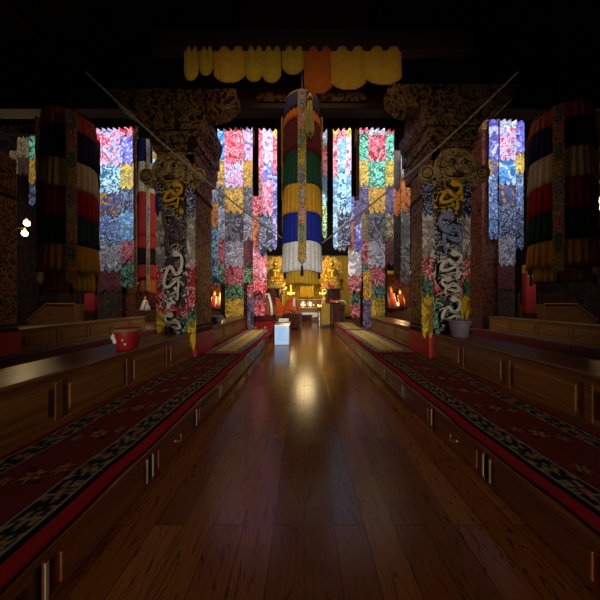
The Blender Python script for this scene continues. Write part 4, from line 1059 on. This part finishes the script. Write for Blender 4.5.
def red_hanging(label, px0, px1, py0, py1, d):
    t = thing('red_hanging', label, 'hanging', (WX((px0 + px1) / 2, d), d, WZ(py1, d))); w = WX(px1, d) - WX(px0, d); h = WZ(py0, d) - WZ(py1, d)
    bm = NB(); box(bm, -w / 2, w / 2, -.12, .12, 0, h * .82, .03); obj('red_cloth', bm, 'silk_coral', t, True)
    patch(t, -w / 2 - .01, w / 2 + .01, h * .74, h, -.135, K['yellowstrip'], 'brocade_tiny', 3, .05, 0, 'gold_header')
    bm = NB(); box(bm, -w / 2, w / 2, -.12, .12, h * .82, h, .02); obj('header_core', bm, 'silk_gold', t)
    bm = NB(); box(bm, -w / 2 - .02, w / 2 + .02, -.14, .14, PZ - WZ(py1, d), 0, .01); obj('foot', bm, 'dark_wood', t)
red_hanging('plain red cloth covered post with gold top beside the outer left banner', 87, 97.5, 272, 311, 9.4)
red_hanging('plain red cloth covered post beside the outer right banner', 524.5, 533.5, 265, 313, 9.4)
def wall_lamp(label, px, py, d, wall):
    X = WX(px, d); z = WZ(py, d); t = thing('twin_bulb_lamp', label, 'lamp', (X, d, z)); s = -1 if wall < X else 1
    bm = NB(); tube(bm, [(0, 0, .1), (s * .1, .05, .2), (wall - X, .1, .25)], .02, 8); obj('arm', bm, 'brass', t)
    for dx, dz in ((-.05, 0), (.03, .38)):
        bm = NB(); lathe(bm, [(0, -.12), (.05, -.1), (.085, -.03), (.075, .05), (.04, .09), (.03, .12)], (dx, 0, dz), 18); obj('bulb', bm, 'bulb', t, True)
        bm = NB(); lathe(bm, [(.04, .09), (.045, .16), (.02, .19)], (dx, 0, dz), 14); obj('socket', bm, 'brass', t, True)
    return (X, d, z)
LP = [wall_lamp('lit twin bulb lamp glowing left of the left victory banner', 26, 233, 8.5, XL), wall_lamp('lit twin bulb lamp at the far right edge', 598, 209, 9.0, XR)]
t = thing('table_lamp', 'small glowing lamp on the shrine base behind the inner left bench', 'lamp', (WX(226.5, 11.6), 11.72, 1.05))
bm = NB(); lathe(bm, [(.09, 0), (.1, .02), (.03, .05), (.03, .12)], seg=18); obj('base', bm, 'brass', t, True)
bm = NB(); lathe(bm, [(.07, .12), (.13, .2), (.13, .34), (.07, .42), (0, .43)], seg=18); obj('globe', bm, 'bulb', t, True)
t = thing('table_lamp', 'small orange glowing lamp on the shrine base behind the inner right bench', 'lamp', (WX(398, 11.6), 11.72, 1.05))
bm = NB(); lathe(bm, [(.09, 0), (.1, .02), (.03, .05), (.03, .12)], seg=18); obj('base', bm, 'brass', t, True)
bm = NB(); lathe(bm, [(.05, .12), (.09, .18), (.09, .26), (.05, .32), (0, .33)], seg=18); obj('globe', bm, 'flame', t, True)

# ------------------------------------------------------------------ light
def area(name, loc, rot, sx, sy, e, c):
    l = bpy.data.lights.new(name, 'AREA'); l.shape = 'RECTANGLE'; l.size = sx; l.size_y = sy; l.energy = e; l.color = c
    o = bpy.data.objects.new(name, l); COL.objects.link(o); o.location = loc; o.rotation_euler = rot; return o
def point(name, loc, e, c, r=.1):
    l = bpy.data.lights.new(name, 'POINT'); l.energy = e; l.color = c; l.shadow_soft_size = r
    o = bpy.data.objects.new(name, l); COL.objects.link(o); o.location = loc; return o
DAY = (.80, .90, 1.0)
for (a, b), e in zip(WINS, (12, 260, 270, 270, 260, 12)):
    area('window_daylight', ((a + b) / 2, 5.52, 7.85), (math.radians(90 - 12), 0, 0), b - a, 1.85, e, DAY)   # faces +y, slightly down
area('entrance_fill', (.1, -12, 1.7), (math.radians(90), 0, 0), 3.2, 3.2, 1400, (1.0, .90, .76))   # added fill from behind the camera, let in through the made-up doorway
for y_, tilt, e in ((.6, 40, 4), (3.95, 0, 20)):
    area('ceiling_fill', (.1, y_, 6.05), (math.radians(tilt), 0, 0), 2.4, .5, e, (1.0, .66, .34))  # added warm fill under the low ceiling, no fixture there
WARM = (1.0, .72, .34)
point('altar_glow', (.1, 14.2, 4.2), 190, WARM, .6)
sl = bpy.data.lights.new('aisle_fill', 'SPOT'); sl.energy = 340; sl.color = (1.0, .78, .5); sl.spot_size = math.radians(120); sl.spot_blend = .7; sl.shadow_soft_size = .25  # added warm fill hidden behind the central victory banner, without a fixture
so = bpy.data.objects.new('aisle_fill', sl); COL.objects.link(so); so.location = (.05, 5.7, 4.2); so.rotation_euler = (math.radians(62), 0, 0)
point('altar_lamps', (-1.05, 15.25, 2.2), 75, WARM, .5)
point('altar_lamps', (1.5, 15.25, 2.2), 75, WARM, .5)
point('lamp_light', (LP[0][0] + .2, LP[0][1] - .3, LP[0][2]), 40, WARM, .15)
point('lamp_light', (LP[1][0] - .2, LP[1][1] - .3, LP[1][2]), 40, WARM, .15)
point('shrine_light', (-4.4, 11.5, 1.9), 55, WARM, .1); point('shrine_light', (5.0, 11.5, 1.9), 30, (1, .6, .3), .1)
point('shrine_light', (-8.9, 12.7, 2.2), 10, WARM, .1); point('shrine_light', (9.8, 12.7, 2.2), 20, WARM, .1)
w = bpy.data.worlds.new('World'); SC.world = w; w.use_nodes = True
w.node_tree.nodes['Background'].inputs[0].default_value = (1.0, .86, .7, 1); w.node_tree.nodes['Background'].inputs[1].default_value = .02

# ------------------------------------------------------------------ camera
cd = bpy.data.cameras.new('Camera'); cam = bpy.data.objects.new('Camera', cd); COL.objects.link(cam)
cam.location = (0, 0, H); cam.rotation_euler = (PI / 2, 0, 0)
cd.sensor_width = 36; cd.lens = 36 * F / 600; cd.shift_x = -4 / 600; cd.clip_start = .05
SC.camera = cam
SC.view_settings.view_transform = 'Standard'; SC.view_settings.look = 'None'; SC.view_settings.gamma = 1; SC.view_settings.exposure = 0.0
SC.view_settings.use_curve_mapping = False
SC.cycles.use_denoising = True
